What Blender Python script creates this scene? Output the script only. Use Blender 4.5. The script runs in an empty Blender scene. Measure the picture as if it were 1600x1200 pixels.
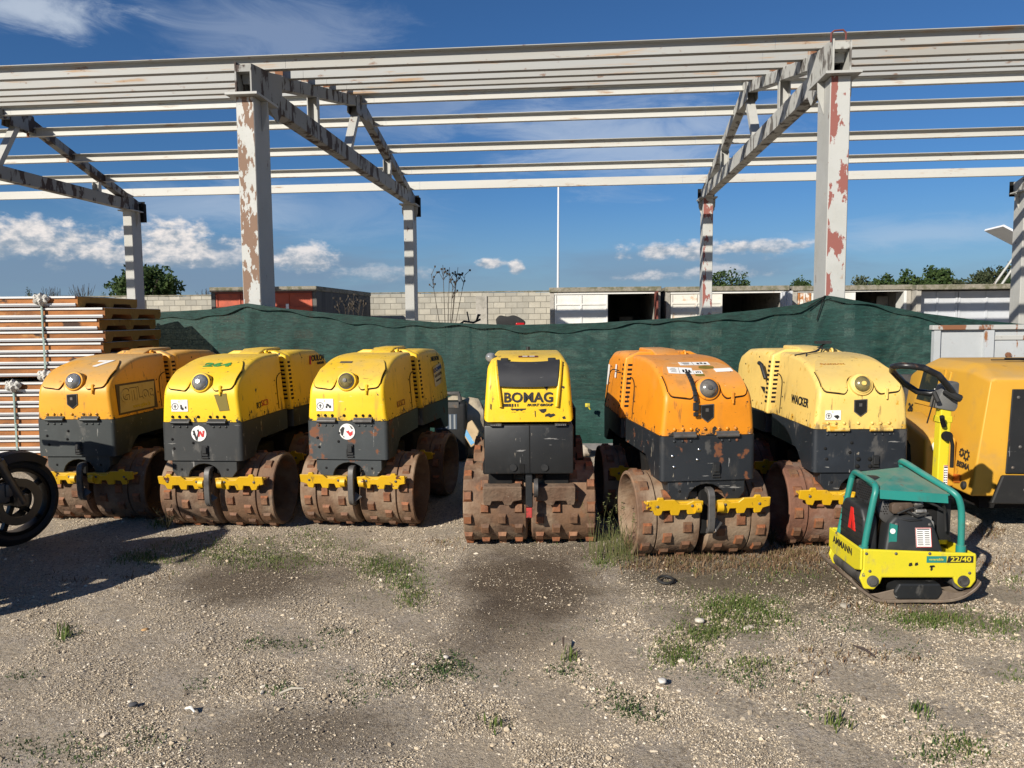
import bpy, bmesh, math, random
import numpy as np
from mathutils import Vector, Matrix
random.seed(7); rng=np.random.default_rng(7)
R=math.radians; PI=math.pi
scene=bpy.context.scene; COL=scene.collection

# ------------------------------------------------------------------ camera
FPX=1202.; CH=1.48; PITCH=.085; ROLL=-.009
Fd=Vector((0,math.cos(PITCH),-math.sin(PITCH))); r0=Vector((1,0,0)); u0=r0.cross(Fd)
Rt=math.cos(ROLL)*r0+math.sin(ROLL)*u0; Up=-math.sin(ROLL)*r0+math.cos(ROLL)*u0
CO=Vector((0,0,CH))
cd=bpy.data.cameras.new('camera'); cam=bpy.data.objects.new('camera',cd); COL.objects.link(cam)
cd.sensor_width=36; cd.lens=36*FPX/1600; cd.clip_end=3000; cd.clip_start=.05
M=Matrix((Rt,Up,-Fd)).transposed().to_4x4(); M.translation=CO; cam.matrix_world=M
scene.camera=cam
def ray(x,y): return Fd+Rt*((x-800)/FPX)-Up*((y-600)/FPX)
def gp(x,y,z=0):                       # point on the ground seen at a pixel
    d=ray(x,y); return CO+d*((z-CH)/d.z)
def at(x,y,Y):                         # point at distance Y seen at a pixel
    d=ray(x,y); return CO+d*(Y/d.y)

# ------------------------------------------------------------------ objects
def tag(o,label=None,cat=None,group=None,kind=None):
    if label: o['label']=label
    if cat: o['category']=cat
    if group: o['group']=group
    if kind: o['kind']=kind
    return o
def thing(name,label,cat,loc=(0,0,0),rz=0,group=None):
    o=bpy.data.objects.new(name,None); COL.objects.link(o); o.empty_display_size=.2
    o.location=loc; o.rotation_euler=(0,0,rz)
    return tag(o,label,cat,group)
def copy_tree(o,parent=None):
    c=o.copy(); COL.objects.link(c)
    if parent: c.parent=parent
    for ch in list(o.children): copy_tree(ch,c)
    return c
def frame(c,n,up=(0,0,1)):             # matrix: x right, y up, z out of a surface
    n=Vector(n).normalized(); up=Vector(up); r=up.cross(n).normalized(); u=n.cross(r)
    m=Matrix((r,u,n)).transposed().to_4x4(); m.translation=Vector(c); return m
class MB:
    def __init__(s): s.v=[]; s.f=[]; s.mi=[]
    def add(s,vs,fs,M=None,mi=0):
        b=len(s.v)
        for v in vs:
            v=Vector(v); s.v.append(tuple(M@v if M else v))
        for f in fs: s.f.append(tuple(i+b for i in f)); s.mi.append(mi)
        return s
    def box(s,c,d,M=None,mi=0,tx=1,ty=1):    # tx,ty: taper of the top
        x,y,z=d[0]/2,d[1]/2,d[2]/2; c=Vector(c)
        vs=[c+Vector((a*x*(tx if k>0 else 1),b*y*(ty if k>0 else 1),k*z)) for k in(-1,1) for a,b in((-1,-1),(1,-1),(1,1),(-1,1))]
        return s.add(vs,[(0,3,2,1),(4,5,6,7),(0,1,5,4),(1,2,6,5),(2,3,7,6),(3,0,4,7)],M,mi)
    def bb(s,x0,x1,y0,y1,z0,z1,M=None,mi=0):
        return s.box(((x0+x1)/2,(y0+y1)/2,(z0+z1)/2),(x1-x0,y1-y0,z1-z0),M,mi)
    def bar(s,a,b,w,h,up=(0,0,1),mi=0):      # rectangular bar from a to b
        a,b=Vector(a),Vector(b); d=(b-a); L=d.length; d.normalize(); up=Vector(up)
        r=d.cross(up)
        if r.length<1e-4: r=d.cross(Vector((0,1,0)))
        r.normalize(); u=r.cross(d); m=Matrix((r,d,u)).transposed().to_4x4(); m.translation=(a+b)/2
        return s.box((0,0,0),(w,L,h),m,mi)
    def cyl(s,a,b,r,r2=None,n=16,mi=0,cap=True):
        a,b=Vector(a),Vector(b); r2=r if r2 is None else r2; d=(b-a).normalized()
        t=Vector((1,0,0)) if abs(d.x)<.9 else Vector((0,1,0)); u=d.cross(t).normalized(); w=d.cross(u)
        vs=[]
        for p,q in((a,r),(b,r2)):
            for i in range(n):
                an=2*PI*i/n; vs.append(p+(u*math.cos(an)+w*math.sin(an))*q)
        fs=[(i,(i+1)%n,n+(i+1)%n,n+i) for i in range(n)]
        if cap: fs+=[tuple(range(n-1,-1,-1)),tuple(range(n,2*n))]
        return s.add(vs,fs,None,mi)
    def tube(s,pts,r,n=8,closed=False,mi=0):
        pts=[Vector(p) for p in pts]; k=len(pts); rr=r if isinstance(r,(list,tuple)) else [r]*k
        vs=[]; prev=None
        for i,p in enumerate(pts):
            a=pts[(i-1)%k] if (closed or i>0) else p; b=pts[(i+1)%k] if (closed or i<k-1) else p
            d=(b-a).normalized()
            if prev is None:
                t=Vector((0,0,1)) if abs(d.z)<.9 else Vector((1,0,0)); u=d.cross(t).normalized()
            else: u=(prev-d*prev.dot(d)).normalized()
            prev=u; w=d.cross(u)
            for j in range(n):
                an=2*PI*j/n; vs.append(p+(u*math.cos(an)+w*math.sin(an))*rr[i])
        fs=[]
        for i in range(k if closed else k-1):
            for j in range(n):
                fs.append((i*n+j,i*n+(j+1)%n,((i+1)%k)*n+(j+1)%n,((i+1)%k)*n+j))
        if not closed: fs+=[tuple(range(n-1,-1,-1)),tuple(range((k-1)*n,k*n))]
        return s.add(vs,fs,None,mi)
    def prism(s,poly,fn,t0,t1,mi=0):         # 2-D outline pushed along a third axis; fn(u,v,w)->point
        n=len(poly); vs=[fn(u,v,t0) for u,v in poly]+[fn(u,v,t1) for u,v in poly]
        fs=[tuple(range(n)),tuple(range(2*n-1,n-1,-1))]+[(i,n+i,n+(i+1)%n,(i+1)%n) for i in range(n)]
        return s.add(vs,fs,None,mi)
    def lathe(s,prof,o,ax,n=32,mi=0,closed=True):  # prof [(r,h)] round axis ax at o
        o=Vector(o); d=Vector(ax).normalized(); t=Vector((0,0,1)) if abs(d.z)<.9 else Vector((1,0,0))
        u=d.cross(t).normalized(); w=d.cross(u); k=len(prof); vs=[]
        for r,h in prof:
            for i in range(n):
                an=2*PI*i/n; vs.append(o+d*h+(u*math.cos(an)+w*math.sin(an))*r)
        fs=[(a*n+i,a*n+(i+1)%n,(a+1)*n+(i+1)%n,(a+1)*n+i) for a in range(k-1) for i in range(n)]
        if closed: fs+=[tuple(range(n-1,-1,-1)),tuple(range((k-1)*n,k*n))]
        return s.add(vs,fs,None,mi)
    def build(s,name,mats,parent=None,bev=None,smooth=35,pred=None,seg=3,recalc=True):
        me=bpy.data.meshes.new(name); me.from_pydata([tuple(v) for v in s.v],[],s.f)
        mats=mats if isinstance(mats,(list,tuple)) else [mats]
        for m in mats: me.materials.append(m)
        me.polygons.foreach_set('material_index',s.mi)
        bm=bmesh.new(); bm.from_mesh(me)
        if recalc: bmesh.ops.recalc_face_normals(bm,faces=bm.faces)
        if bev:
            es=[e for e in bm.edges if len(e.link_faces)==2 and e.calc_face_angle(0)>R(28) and (pred is None or pred(e))]
            bmesh.ops.bevel(bm,geom=es,offset=bev,offset_type='OFFSET',segments=seg,profile=.5,affect='EDGES',clamp_overlap=True)
        for f in bm.faces: f.smooth=smooth>0
        bm.to_mesh(me); bm.free()
        if smooth>0: me.set_sharp_from_angle(angle=R(smooth))
        o=bpy.data.objects.new(name,me); COL.objects.link(o)
        if parent: o.parent=parent
        return o
def mesh_np(name,V,F,mat,kind=None,smooth=False):     # big meshes from arrays, F all the same length
    me=bpy.data.meshes.new(name); V=np.asarray(V,dtype=np.float32); F=np.asarray(F,dtype=np.int32); k=F.shape[1]
    me.vertices.add(len(V)); me.vertices.foreach_set('co',V.ravel())
    me.loops.add(F.size); me.loops.foreach_set('vertex_index',F.ravel())
    me.polygons.add(len(F)); me.polygons.foreach_set('loop_start',np.arange(len(F),dtype=np.int32)*k)
    me.polygons.foreach_set('use_smooth',np.full(len(F),smooth))
    me.update(calc_edges=True); me.validate(); me.materials.append(mat)
    o=bpy.data.objects.new(name,me); COL.objects.link(o)
    if kind: o['kind']=kind
    return o
def text(body,size,M,mat,parent,name='lettering',bold=0,shear=0,ex=.0012,sx=1,align='CENTER'):
    cu=bpy.data.curves.new(name,'FONT'); cu.body=body; cu.size=size; cu.align_x=align; cu.align_y='CENTER'
    cu.extrude=ex; cu.offset=bold; cu.shear=shear; cu.resolution_u=3; cu.space_character=1.02
    ob=bpy.data.objects.new(name,cu); COL.objects.link(ob)
    dg=bpy.context.evaluated_depsgraph_get(); me=bpy.data.meshes.new_from_object(ob.evaluated_get(dg))
    bpy.data.objects.remove(ob); bpy.data.curves.remove(cu)
    me.transform(Matrix.Diagonal((sx,1,1,1))); me.transform(M); me.name=name; me.materials.clear(); me.materials.append(mat)
    o=bpy.data.objects.new(name,me); COL.objects.link(o)
    if parent: o.parent=parent
    return o
def crom(P,n):                          # Catmull-Rom samples through 2-D control points
    P=[Vector(p) for p in P]; out=[]
    for i in range(len(P)-1):
        a=P[max(i-1,0)]; b=P[i]; c=P[i+1]; d=P[min(i+2,len(P)-1)]
        for k in range(n):
            t=k/n; out.append(.5*((2*b)+(c-a)*t+(2*a-5*b+4*c-d)*t*t+(3*b-a-3*c+d)*t**3))
    out.append(P[-1]); return out

# ------------------------------------------------------------------ materials
def col(c): return (c[0],c[1],c[2],1)
def mat(name,base,rough=.6,metal=0,layers=(),bump=None,spec=.5,coord='Object',coat=0,rim=None):
    """layers: (colour, scale, lo, hi, amount, stretch, up, rough) mixed over one another by noise"""
    m=bpy.data.materials.new(name); m.use_nodes=True; nt=m.node_tree; n=nt.nodes; L=nt.links
    p=n['Principled BSDF']; p.inputs['Metallic'].default_value=metal; p.inputs['Roughness'].default_value=rough
    p.inputs['Specular IOR Level'].default_value=spec
    if coat: p.inputs['Coat Weight'].default_value=coat; p.inputs['Coat Roughness'].default_value=.25
    tc=n.new('ShaderNodeTexCoord'); oi=n.new('ShaderNodeObjectInfo')
    mu=n.new('ShaderNodeMath'); mu.operation='MULTIPLY'; mu.inputs[1].default_value=61.; L.new(oi.outputs['Random'],mu.inputs[0])
    va=n.new('ShaderNodeVectorMath'); va.operation='ADD'; L.new(tc.outputs[coord],va.inputs[0]); L.new(mu.outputs[0],va.inputs[1])
    vec=va.outputs[0]; cur=None; rc=None
    for k,l in enumerate(layers):
        l=list(l)+[None]*(8-len(l)); c,sc,lo,hi,am,st,up,ro=l
        am=1 if am is None else am
        mp=n.new('ShaderNodeMapping'); mp.inputs['Scale'].default_value=st or (1,1,1); mp.inputs['Location'].default_value=(k*3.7,k*1.9,k*5.3)
        L.new(vec,mp.inputs['Vector'])
        no=n.new('ShaderNodeTexNoise'); no.inputs['Scale'].default_value=sc; no.inputs['Detail'].default_value=7; no.inputs['Roughness'].default_value=.62
        L.new(mp.outputs[0],no.inputs['Vector'])
        mr=n.new('ShaderNodeMapRange'); mr.interpolation_type='SMOOTHSTEP'
        mr.inputs['From Min'].default_value=lo; mr.inputs['From Max'].default_value=hi; mr.inputs['To Max'].default_value=am
        L.new(no.outputs['Fac'],mr.inputs['Value']); fac=mr.outputs[0]
        if rim and k in rim[3]:             # more wear close to one height
            sz=n.new('ShaderNodeSeparateXYZ'); L.new(tc.outputs['Object'],sz.inputs[0]); rz=n.new('ShaderNodeMapRange'); rz.inputs['From Min'].default_value=rim[0]; rz.inputs['From Max'].default_value=rim[1]; rz.inputs['To Min'].default_value=rim[2]; rz.inputs['To Max'].default_value=0; L.new(sz.outputs['Z'],rz.inputs['Value'])
            ad=n.new('ShaderNodeMath'); ad.operation='ADD'; L.new(no.outputs['Fac'],ad.inputs[0]); L.new(rz.outputs[0],ad.inputs[1]); L.new(ad.outputs[0],mr.inputs['Value'])
        if up:
            ge=n.new('ShaderNodeNewGeometry'); sx=n.new('ShaderNodeSeparateXYZ'); L.new(ge.outputs['Normal'],sx.inputs[0])
            ur=n.new('ShaderNodeMapRange'); ur.inputs['From Min'].default_value=.35; ur.inputs['From Max'].default_value=.95; L.new(sx.outputs['Z'],ur.inputs['Value'])
            mm=n.new('ShaderNodeMath'); mm.operation='MULTIPLY'; L.new(fac,mm.inputs[0]); L.new(ur.outputs[0],mm.inputs[1]); fac=mm.outputs[0]
        mx=n.new('ShaderNodeMix'); mx.data_type='RGBA'; L.new(fac,mx.inputs[0])
        if cur is None: mx.inputs[6].default_value=col(base)
        else: L.new(cur,mx.inputs[6])
        mx.inputs[7].default_value=col(c); cur=mx.outputs[2]
        if ro is not None:
            mf=n.new('ShaderNodeMix'); mf.data_type='FLOAT'; L.new(fac,mf.inputs[0])
            if rc is None: mf.inputs[2].default_value=rough
            else: L.new(rc,mf.inputs[2])
            mf.inputs[3].default_value=ro; rc=mf.outputs[0]
    if cur is None: p.inputs['Base Color'].default_value=col(base)
    else: L.new(cur,p.inputs['Base Color'])
    if rc is not None: L.new(rc,p.inputs['Roughness'])
    if bump:
        no=n.new('ShaderNodeTexNoise'); no.inputs['Scale'].default_value=bump[0]; no.inputs['Detail'].default_value=6; L.new(vec,no.inputs['Vector'])
        bu=n.new('ShaderNodeBump'); bu.inputs['Strength'].default_value=bump[1]; bu.inputs['Distance'].default_value=bump[2]
        L.new(no.outputs['Fac'],bu.inputs['Height']); L.new(bu.outputs[0],p.inputs['Normal'])
    return m
DUST=(.34,.27,.16)
def paint(name,c,chip=(.02,.018,.015),dust=.55,fade=.5,chips=.66,rim=(.785,.85,.10,(3,4,5,6))):
    dk=tuple(x*.72 for x in c); lt=tuple(min(1,x*.82+.1) for x in c)
    return mat(name,c,.48,0,[(dk,3.5,.42,.75,fade),(lt,6,.55,.8,.35),
        (DUST,2.2,.25,.7,dust,(1,1,1),True,.8),((.17,.11,.05),8,.57,.78,.5,(1,1,.28),None,.8),
        ((.08,.05,.026),20,.61,.70,.75,(1,1,.22),None,.7),(chip,16,chips,chips+.012,1,(1,1,.8),None,.6),(chip,70,.68,.70,1,(.35,1,1),None,.6),(chip,48,.68,.70,.85,(1,1,.16),None,.6),(chip,44,.68,.70,.8,(.14,1,1.2),None,.6),((.62,.58,.44),30,.69,.71,.5,(.3,1,1.1),None,.6)],(5,.22,.014),rim=rim)
Y1=paint('chrome_yellow_paint',(.70,.32,.014),chips=.69,dust=.8)
Y2=paint('lemon_yellow_paint',(.78,.49,.008),chips=.68,dust=.42,fade=.35)
Y3=paint('old_yellow_paint',(.78,.48,.010),chips=.665,dust=.5,fade=.4)
YB=paint('bright_yellow_paint',(.76,.48,.010),chips=.70,dust=.4)
OR=paint('orange_paint',(.68,.235,.008),chips=.675,dust=.5)
CR=paint('cream_yellow_paint',(.72,.50,.135),chip=(.55,.30,.03),chips=.655,dust=.35)
SCR=paint('scraper_yellow_paint',(.62,.36,.008),chip=(.09,.03,.015),chips=.63,dust=.5,rim=None)
def dark(name,c,rust=.66):
    lt=tuple(x*2.2+.012 for x in c)
    return mat(name,c,.5,0,[(tuple(x*.55 for x in c),3,.4,.7,.7),(lt,5,.55,.8,.35),((.12,.10,.075),11,.58,.8,.4,(1,1,.3),None,.8),
        ((.34,.33,.31),30,.67,.69,.6,(.14,1,1.3)),((.32,.31,.29),36,.675,.695,.6,(1,1,.13)),((.30,.26,.2),16,.66,.70,.7,(1.5,1,.5)),((.15,.14,.125),7,.60,.66,.35,(1,1,.6)),((.16,.055,.02),8,rust,rust+.05,.9,None,None,.85)],(9,.12,.008))
G1=dark('slate_grey_paint',(.034,.040,.040)); G2=dark('charcoal_paint',(.027,.029,.029)); G3=dark('worn_grey_paint',(.038,.044,.046),.585)
GB=dark('black_paint',(.013,.014,.015)); G5=dark('blue_black_paint',(.015,.018,.022),.61); G6=dark('navy_black_paint',(.014,.018,.024),.72)
RUST=mat('rusty_drum_steel',(.165,.092,.050),.8,0,[((.075,.042,.027),4,.4,.7,.9),((.29,.110,.036),6,.56,.72,.9),((.27,.20,.135),2.6,.44,.64,.85),((.05,.026,.018),18,.6,.75,.7),((.38,.30,.23),30,.66,.74,.5)],(38,.5,.01))
def padmat():
    m=mat('worn_lug_steel',(.19,.105,.058),.7,.15,[((.09,.045,.028),30,.4,.7,.8),((.34,.25,.17),18,.52,.72,.8,None,True)],(38,.5,.008)); n=m.node_tree.nodes; L=m.node_tree.links; p=n['Principled BSDF']
    g=n.new('ShaderNodeNewGeometry'); r=n.new('ShaderNodeValToRGB'); L.new(g.outputs['Random Per Island'],r.inputs[0]); e=r.color_ramp.elements; e[0].color=(.55,.50,.46,1); e[1].color=(1.5,1.35,1.25,1)
    for q,c in((.3,(.9,.9,.9,1)),(.55,(1.5,.95,.65,1)),(.8,(.75,.72,.72,1))): x=e.new(q); x.color=c
    mx=n.new('ShaderNodeMix'); mx.data_type='RGBA'; mx.blend_type='MULTIPLY'; mx.inputs[0].default_value=1; L.new(p.inputs['Base Color'].links[0].from_socket,mx.inputs[6]); L.new(r.outputs[0],mx.inputs[7]); L.new(mx.outputs[2],p.inputs['Base Color']); return m
PADM=padmat()
RUSTR=mat('reddish_drum_steel',(.165,.075,.045),.8,0,[((.07,.035,.024),4,.4,.7,.9),((.28,.12,.06),9,.55,.75,.8),((.28,.21,.16),2.5,.46,.66,.85)],(38,.5,.01))
MUD=mat('caked_mud_steel',(.15,.10,.065),.9,0,[((.11,.06,.035),5,.4,.65,.9),((.28,.21,.15),3,.5,.75,.7),((.34,.10,.035),6,.62,.74,.8),((.07,.045,.03),20,.58,.75,.7),((.40,.34,.27),40,.64,.74,.6)],(30,.7,.015))
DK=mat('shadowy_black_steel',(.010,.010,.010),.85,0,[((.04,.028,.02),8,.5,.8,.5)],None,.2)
GREASE=mat('dirty_steel',(.10,.095,.09),.55,.3,[((.03,.028,.026),10,.45,.7,.8),((.22,.14,.08),14,.6,.72,.6)],(30,.3,.005))
RUB=mat('black_rubber',(.012,.012,.012),.75,0,[((.05,.045,.04),12,.5,.8,.5)],(60,.2,.003))
BLK=mat('matt_black_plastic',(.012,.0125,.013),.55,0,[((.035,.034,.032),14,.5,.8,.6)])
INK=mat('black_lettering',(.012,.012,.012),.6,0,[((.25,.2,.05),40,.66,.70,.6)])
REDINK=mat('red_lettering',(.45,.02,.012),.6); GRNINK=mat('green_marker',(.04,.22,.05),.7); WHT=mat('white_sticker',(.72,.71,.68),.5,0,[((.45,.42,.36),20,.5,.75,.6)])
FADED=mat('faded_red_lettering',(.36,.13,.02),.7,0,[((.5,.32,.02),60,.5,.6,.7)])
TAN=mat('tan_vinyl',(.42,.31,.12),.6,0,[((.32,.22,.08),9,.45,.7,.7)]); BRN=mat('brown_vinyl_edge',(.045,.022,.012),.6)
OLV=mat('olive_tape',(.16,.12,.012),.6,0,[((.10,.07,.01),15,.5,.7,.7)])
CHR=mat('bright_metal',(.55,.55,.55),.28,1,[((.3,.3,.3),20,.5,.7,.6)])
def lensmat(name,c,r=.08):
    m=mat(name,c,r,.35,[(tuple(x*.45 for x in c),30,.45,.65,.6,None,None,.35)],None,.7,coat=.6); return m
LENS=lensmat('grey_lens',(.30,.30,.29)); LENSO=lensmat('clouded_olive_lens',(.26,.21,.08)); LENSD=lensmat('dull_grey_lens',(.22,.20,.17))
AMB=mat('amber_white_lens',(.75,.70,.58),.25); REDL=mat('red_tail_lens',(.4,.01,.01),.2); ORL=mat('orange_reflector',(.5,.12,.02),.3)
# ------------------------------------------------------------------ light and sky
SUN_A=40; SUN_E=28
ld=bpy.data.lights.new('sun','SUN'); ld.energy=5.0; ld.angle=R(.5); ld.color=(1,.93,.82)
sun=bpy.data.objects.new('sun',ld); COL.objects.link(sun)
sdir=Vector((math.sin(R(SUN_A))*math.cos(R(SUN_E)),math.cos(R(SUN_A))*math.cos(R(SUN_E)),-math.sin(R(SUN_E))))
sun.rotation_euler=sdir.to_track_quat('-Z','Y').to_euler()
W=bpy.data.worlds.new('World'); scene.world=W; W.use_nodes=True
def build_world():
    nt=W.node_tree; n=nt.nodes; L=nt.links; bg=n['Background']
    sky=n.new('ShaderNodeTexSky'); sky.sky_type='NISHITA'; sky.sun_disc=False; sky.sun_elevation=R(SUN_E)
    sky.sun_rotation=math.atan2(-sdir.x,-sdir.y); sky.altitude=200; sky.air_density=1.0; sky.dust_density=.25; sky.ozone_density=5.0
    def V(x):
        return x
    def mth(op,a,b=None,c=None):
        m=n.new('ShaderNodeMath'); m.operation=op
        for i,x in enumerate((a,b,c)):
            if x is None: continue
            if isinstance(x,(int,float)): m.inputs[i].default_value=x
            else: L.new(x,m.inputs[i])
        return m.outputs[0]
    def sstep(x,a,b):
        m=n.new('ShaderNodeMapRange'); m.interpolation_type='SMOOTHSTEP'; L.new(x,m.inputs['Value']); m.inputs['From Min'].default_value=a; m.inputs['From Max'].default_value=b; return m.outputs[0]
    tc=n.new('ShaderNodeTexCoord'); sp=n.new('ShaderNodeSeparateXYZ'); L.new(tc.outputs['Generated'],sp.inputs[0])
    az=mth('ARCTAN2',sp.outputs['X'],sp.outputs['Y']); el=mth('ARCSINE',sp.outputs['Z'])
    cb=n.new('ShaderNodeCombineXYZ'); L.new(az,cb.inputs[0]); L.new(el,cb.inputs[1])
    def noise(scale,sx,sy,det=8,rough=.6,off=0,dist=0):
        mp=n.new('ShaderNodeMapping'); mp.inputs['Scale'].default_value=(sx,sy,1); mp.inputs['Location'].default_value=(off,off*.7,0); L.new(cb.outputs[0],mp.inputs[0])
        t=n.new('ShaderNodeTexNoise'); t.inputs['Scale'].default_value=scale; t.inputs['Detail'].default_value=det; t.inputs['Roughness'].default_value=rough; t.inputs['Distortion'].default_value=dist
        L.new(mp.outputs[0],t.inputs['Vector']); return t.outputs['Fac']
    def blob(px,py,a,b):           # an elliptical patch of sky: direction and angular size
        d=ray(px,py).normalized(); A=math.atan2(d.x,d.y); E_=math.asin(d.z)
        x=mth('MULTIPLY',mth('SUBTRACT',az,A),FPX/a); y=mth('MULTIPLY',mth('SUBTRACT',el,E_),FPX/b)
        r=mth('SQRT',mth('ADD',mth('MULTIPLY',x,x),mth('MULTIPLY',y,y)))
        return mth('SUBTRACT',1,r),y
    def mix(fac,a,b):
        m=n.new('ShaderNodeMix'); m.data_type='RGBA'; L.new(fac,m.inputs[0])
        for i,x in((6,a),(7,b)):
            if isinstance(x,tuple): m.inputs[i].default_value=col(x)
            else: L.new(x,m.inputs[i])
        return m.outputs[2]
    tint=n.new('ShaderNodeMix'); tint.data_type='RGBA'; tint.blend_type='MULTIPLY'; tint.inputs[0].default_value=1; L.new(sky.outputs[0],tint.inputs[6]); tint.inputs[7].default_value=(.47,.73,.97,1); cur=tint.outputs[2]
    n1=noise(26,1,1.7,9,.58,0,.2); n2=noise(60,1,1.6,6,.6,3); nw=noise(7,1,3.6,9,.66,7,.8); nl=noise(9,1,5,7,.6,11)
    K=CLOUDK
    hz=n.new('ShaderNodeMapRange'); hz.interpolation_type='SMOOTHSTEP'; L.new(el,hz.inputs['Value']); hz.inputs['From Min'].default_value=.17; hz.inputs['From Max'].default_value=-.01; hz.inputs['To Max'].default_value=.55; cur=mix(hz.outputs[0],cur,(2.2*K,3.0*K,3.9*K))
    # thin high wisps
    for px,py,a,b,s in ((50,12,150,40,.75),(430,55,240,75,.28),(1000,228,260,80,.42),(640,165,260,70,.22),(1440,365,230,30,.32),(300,318,210,50,.35),(930,205,300,90,.2),(520,330,260,60,.18)):
        m,_=blob(px,py,a,b); f=mth('MULTIPLY',sstep(mth('ADD',mth('MULTIPLY',m,.55),nw),.52,1.0),s)
        cur=mix(f,cur,(4.6*K,5.2*K,6.0*K))
    # grey blue bank under the cumulus
    for px,py,a,b,s in ((240,425,520,62,.75),(1060,415,300,40,.5),(1000,440,900,30,.30)):
        m,_=blob(px,py,a,b); f=mth('MULTIPLY',sstep(mth('ADD',mth('MULTIPLY',m,.8),mth('MULTIPLY',nl,.9)),.42,1.0),s)
        cur=mix(f,cur,(1.5*K,2.2*K,3.2*K))
    # cumulus heads: sunlit crowns, greyer feet
    for px,py,a,b,s in ((50,372,105,44,1),(150,392,50,16,.7),(275,378,95,46,1),(215,402,110,20,.8),(475,405,85,30,.85),(300,402,180,24,.6),(768,411,34,12,.9),(806,417,18,17,.9),(600,428,120,18,.35),(1080,392,140,22,.85),(1190,384,90,14,.7),(1010,432,60,12,.6),(1130,425,90,16,.5)):
        m,y=blob(px,py,a,b); q=mth('ADD',mth('MULTIPLY',m,.52),mth('ADD',mth('MULTIPLY',n1,.9),mth('MULTIPLY',n2,.22)))
        f=mth('MULTIPLY',sstep(q,.66,.90),s)
        lit=sstep(mth('ADD',mth('MULTIPLY',y,.5),mth('MULTIPLY',mth('SUBTRACT',n2,.5),2.2)),-.45,.5)
        cc=mix(lit,(2.3*K,2.9*K,3.6*K),(7.2*K,6.7*K,6.4*K))
        cur=mix(f,cur,cc)
    L.new(cur,bg.inputs['Color']); bg.inputs['Strength'].default_value=SKYS
SKYS=.058; CLOUDK=1.55
build_world()
scene.view_settings.view_transform='Standard'; scene.view_settings.look='None'; scene.view_settings.exposure=.5; scene.view_settings.gamma=1

# ------------------------------------------------------------------ ground
def ellipse_mask(n,L,pos,items,warp):
    acc=None
    for x,y,a,b,rot,s in items:
        mp=n.new('ShaderNodeMapping'); mp.vector_type='TEXTURE'; mp.inputs['Location'].default_value=(x,y,0); mp.inputs['Rotation'].default_value=(0,0,rot); mp.inputs['Scale'].default_value=(a,b,1e3)
        L.new(pos,mp.inputs['Vector']); ln=n.new('ShaderNodeVectorMath'); ln.operation='LENGTH'; L.new(mp.outputs[0],ln.inputs[0])
        ad=n.new('ShaderNodeMath'); ad.operation='MULTIPLY_ADD'; L.new(warp,ad.inputs[0]); ad.inputs[1].default_value=1.5; L.new(ln.outputs['Value'],ad.inputs[2])
        mr=n.new('ShaderNodeMapRange'); mr.interpolation_type='SMOOTHSTEP'; mr.inputs['From Min'].default_value=2.05; mr.inputs['From Max'].default_value=1.15; mr.inputs['To Max'].default_value=s
        L.new(ad.outputs[0],mr.inputs['Value'])
        if acc is None: acc=mr.outputs[0]
        else:
            mx=n.new('ShaderNodeMath'); mx.operation='MAXIMUM'; L.new(acc,mx.inputs[0]); L.new(mr.outputs[0],mx.inputs[1]); acc=mx.outputs[0]
    return acc
def patch(px,py,hw,hh,s,rot=0):      # a worn patch of ground about where a pixel falls
    c=gp(px,py); a=abs(gp(px+hw,py).x-c.x); b=abs(gp(px,py-hh).y-gp(px,py+hh).y)/2
    return (c.x,c.y,a,b,rot,s)
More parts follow.
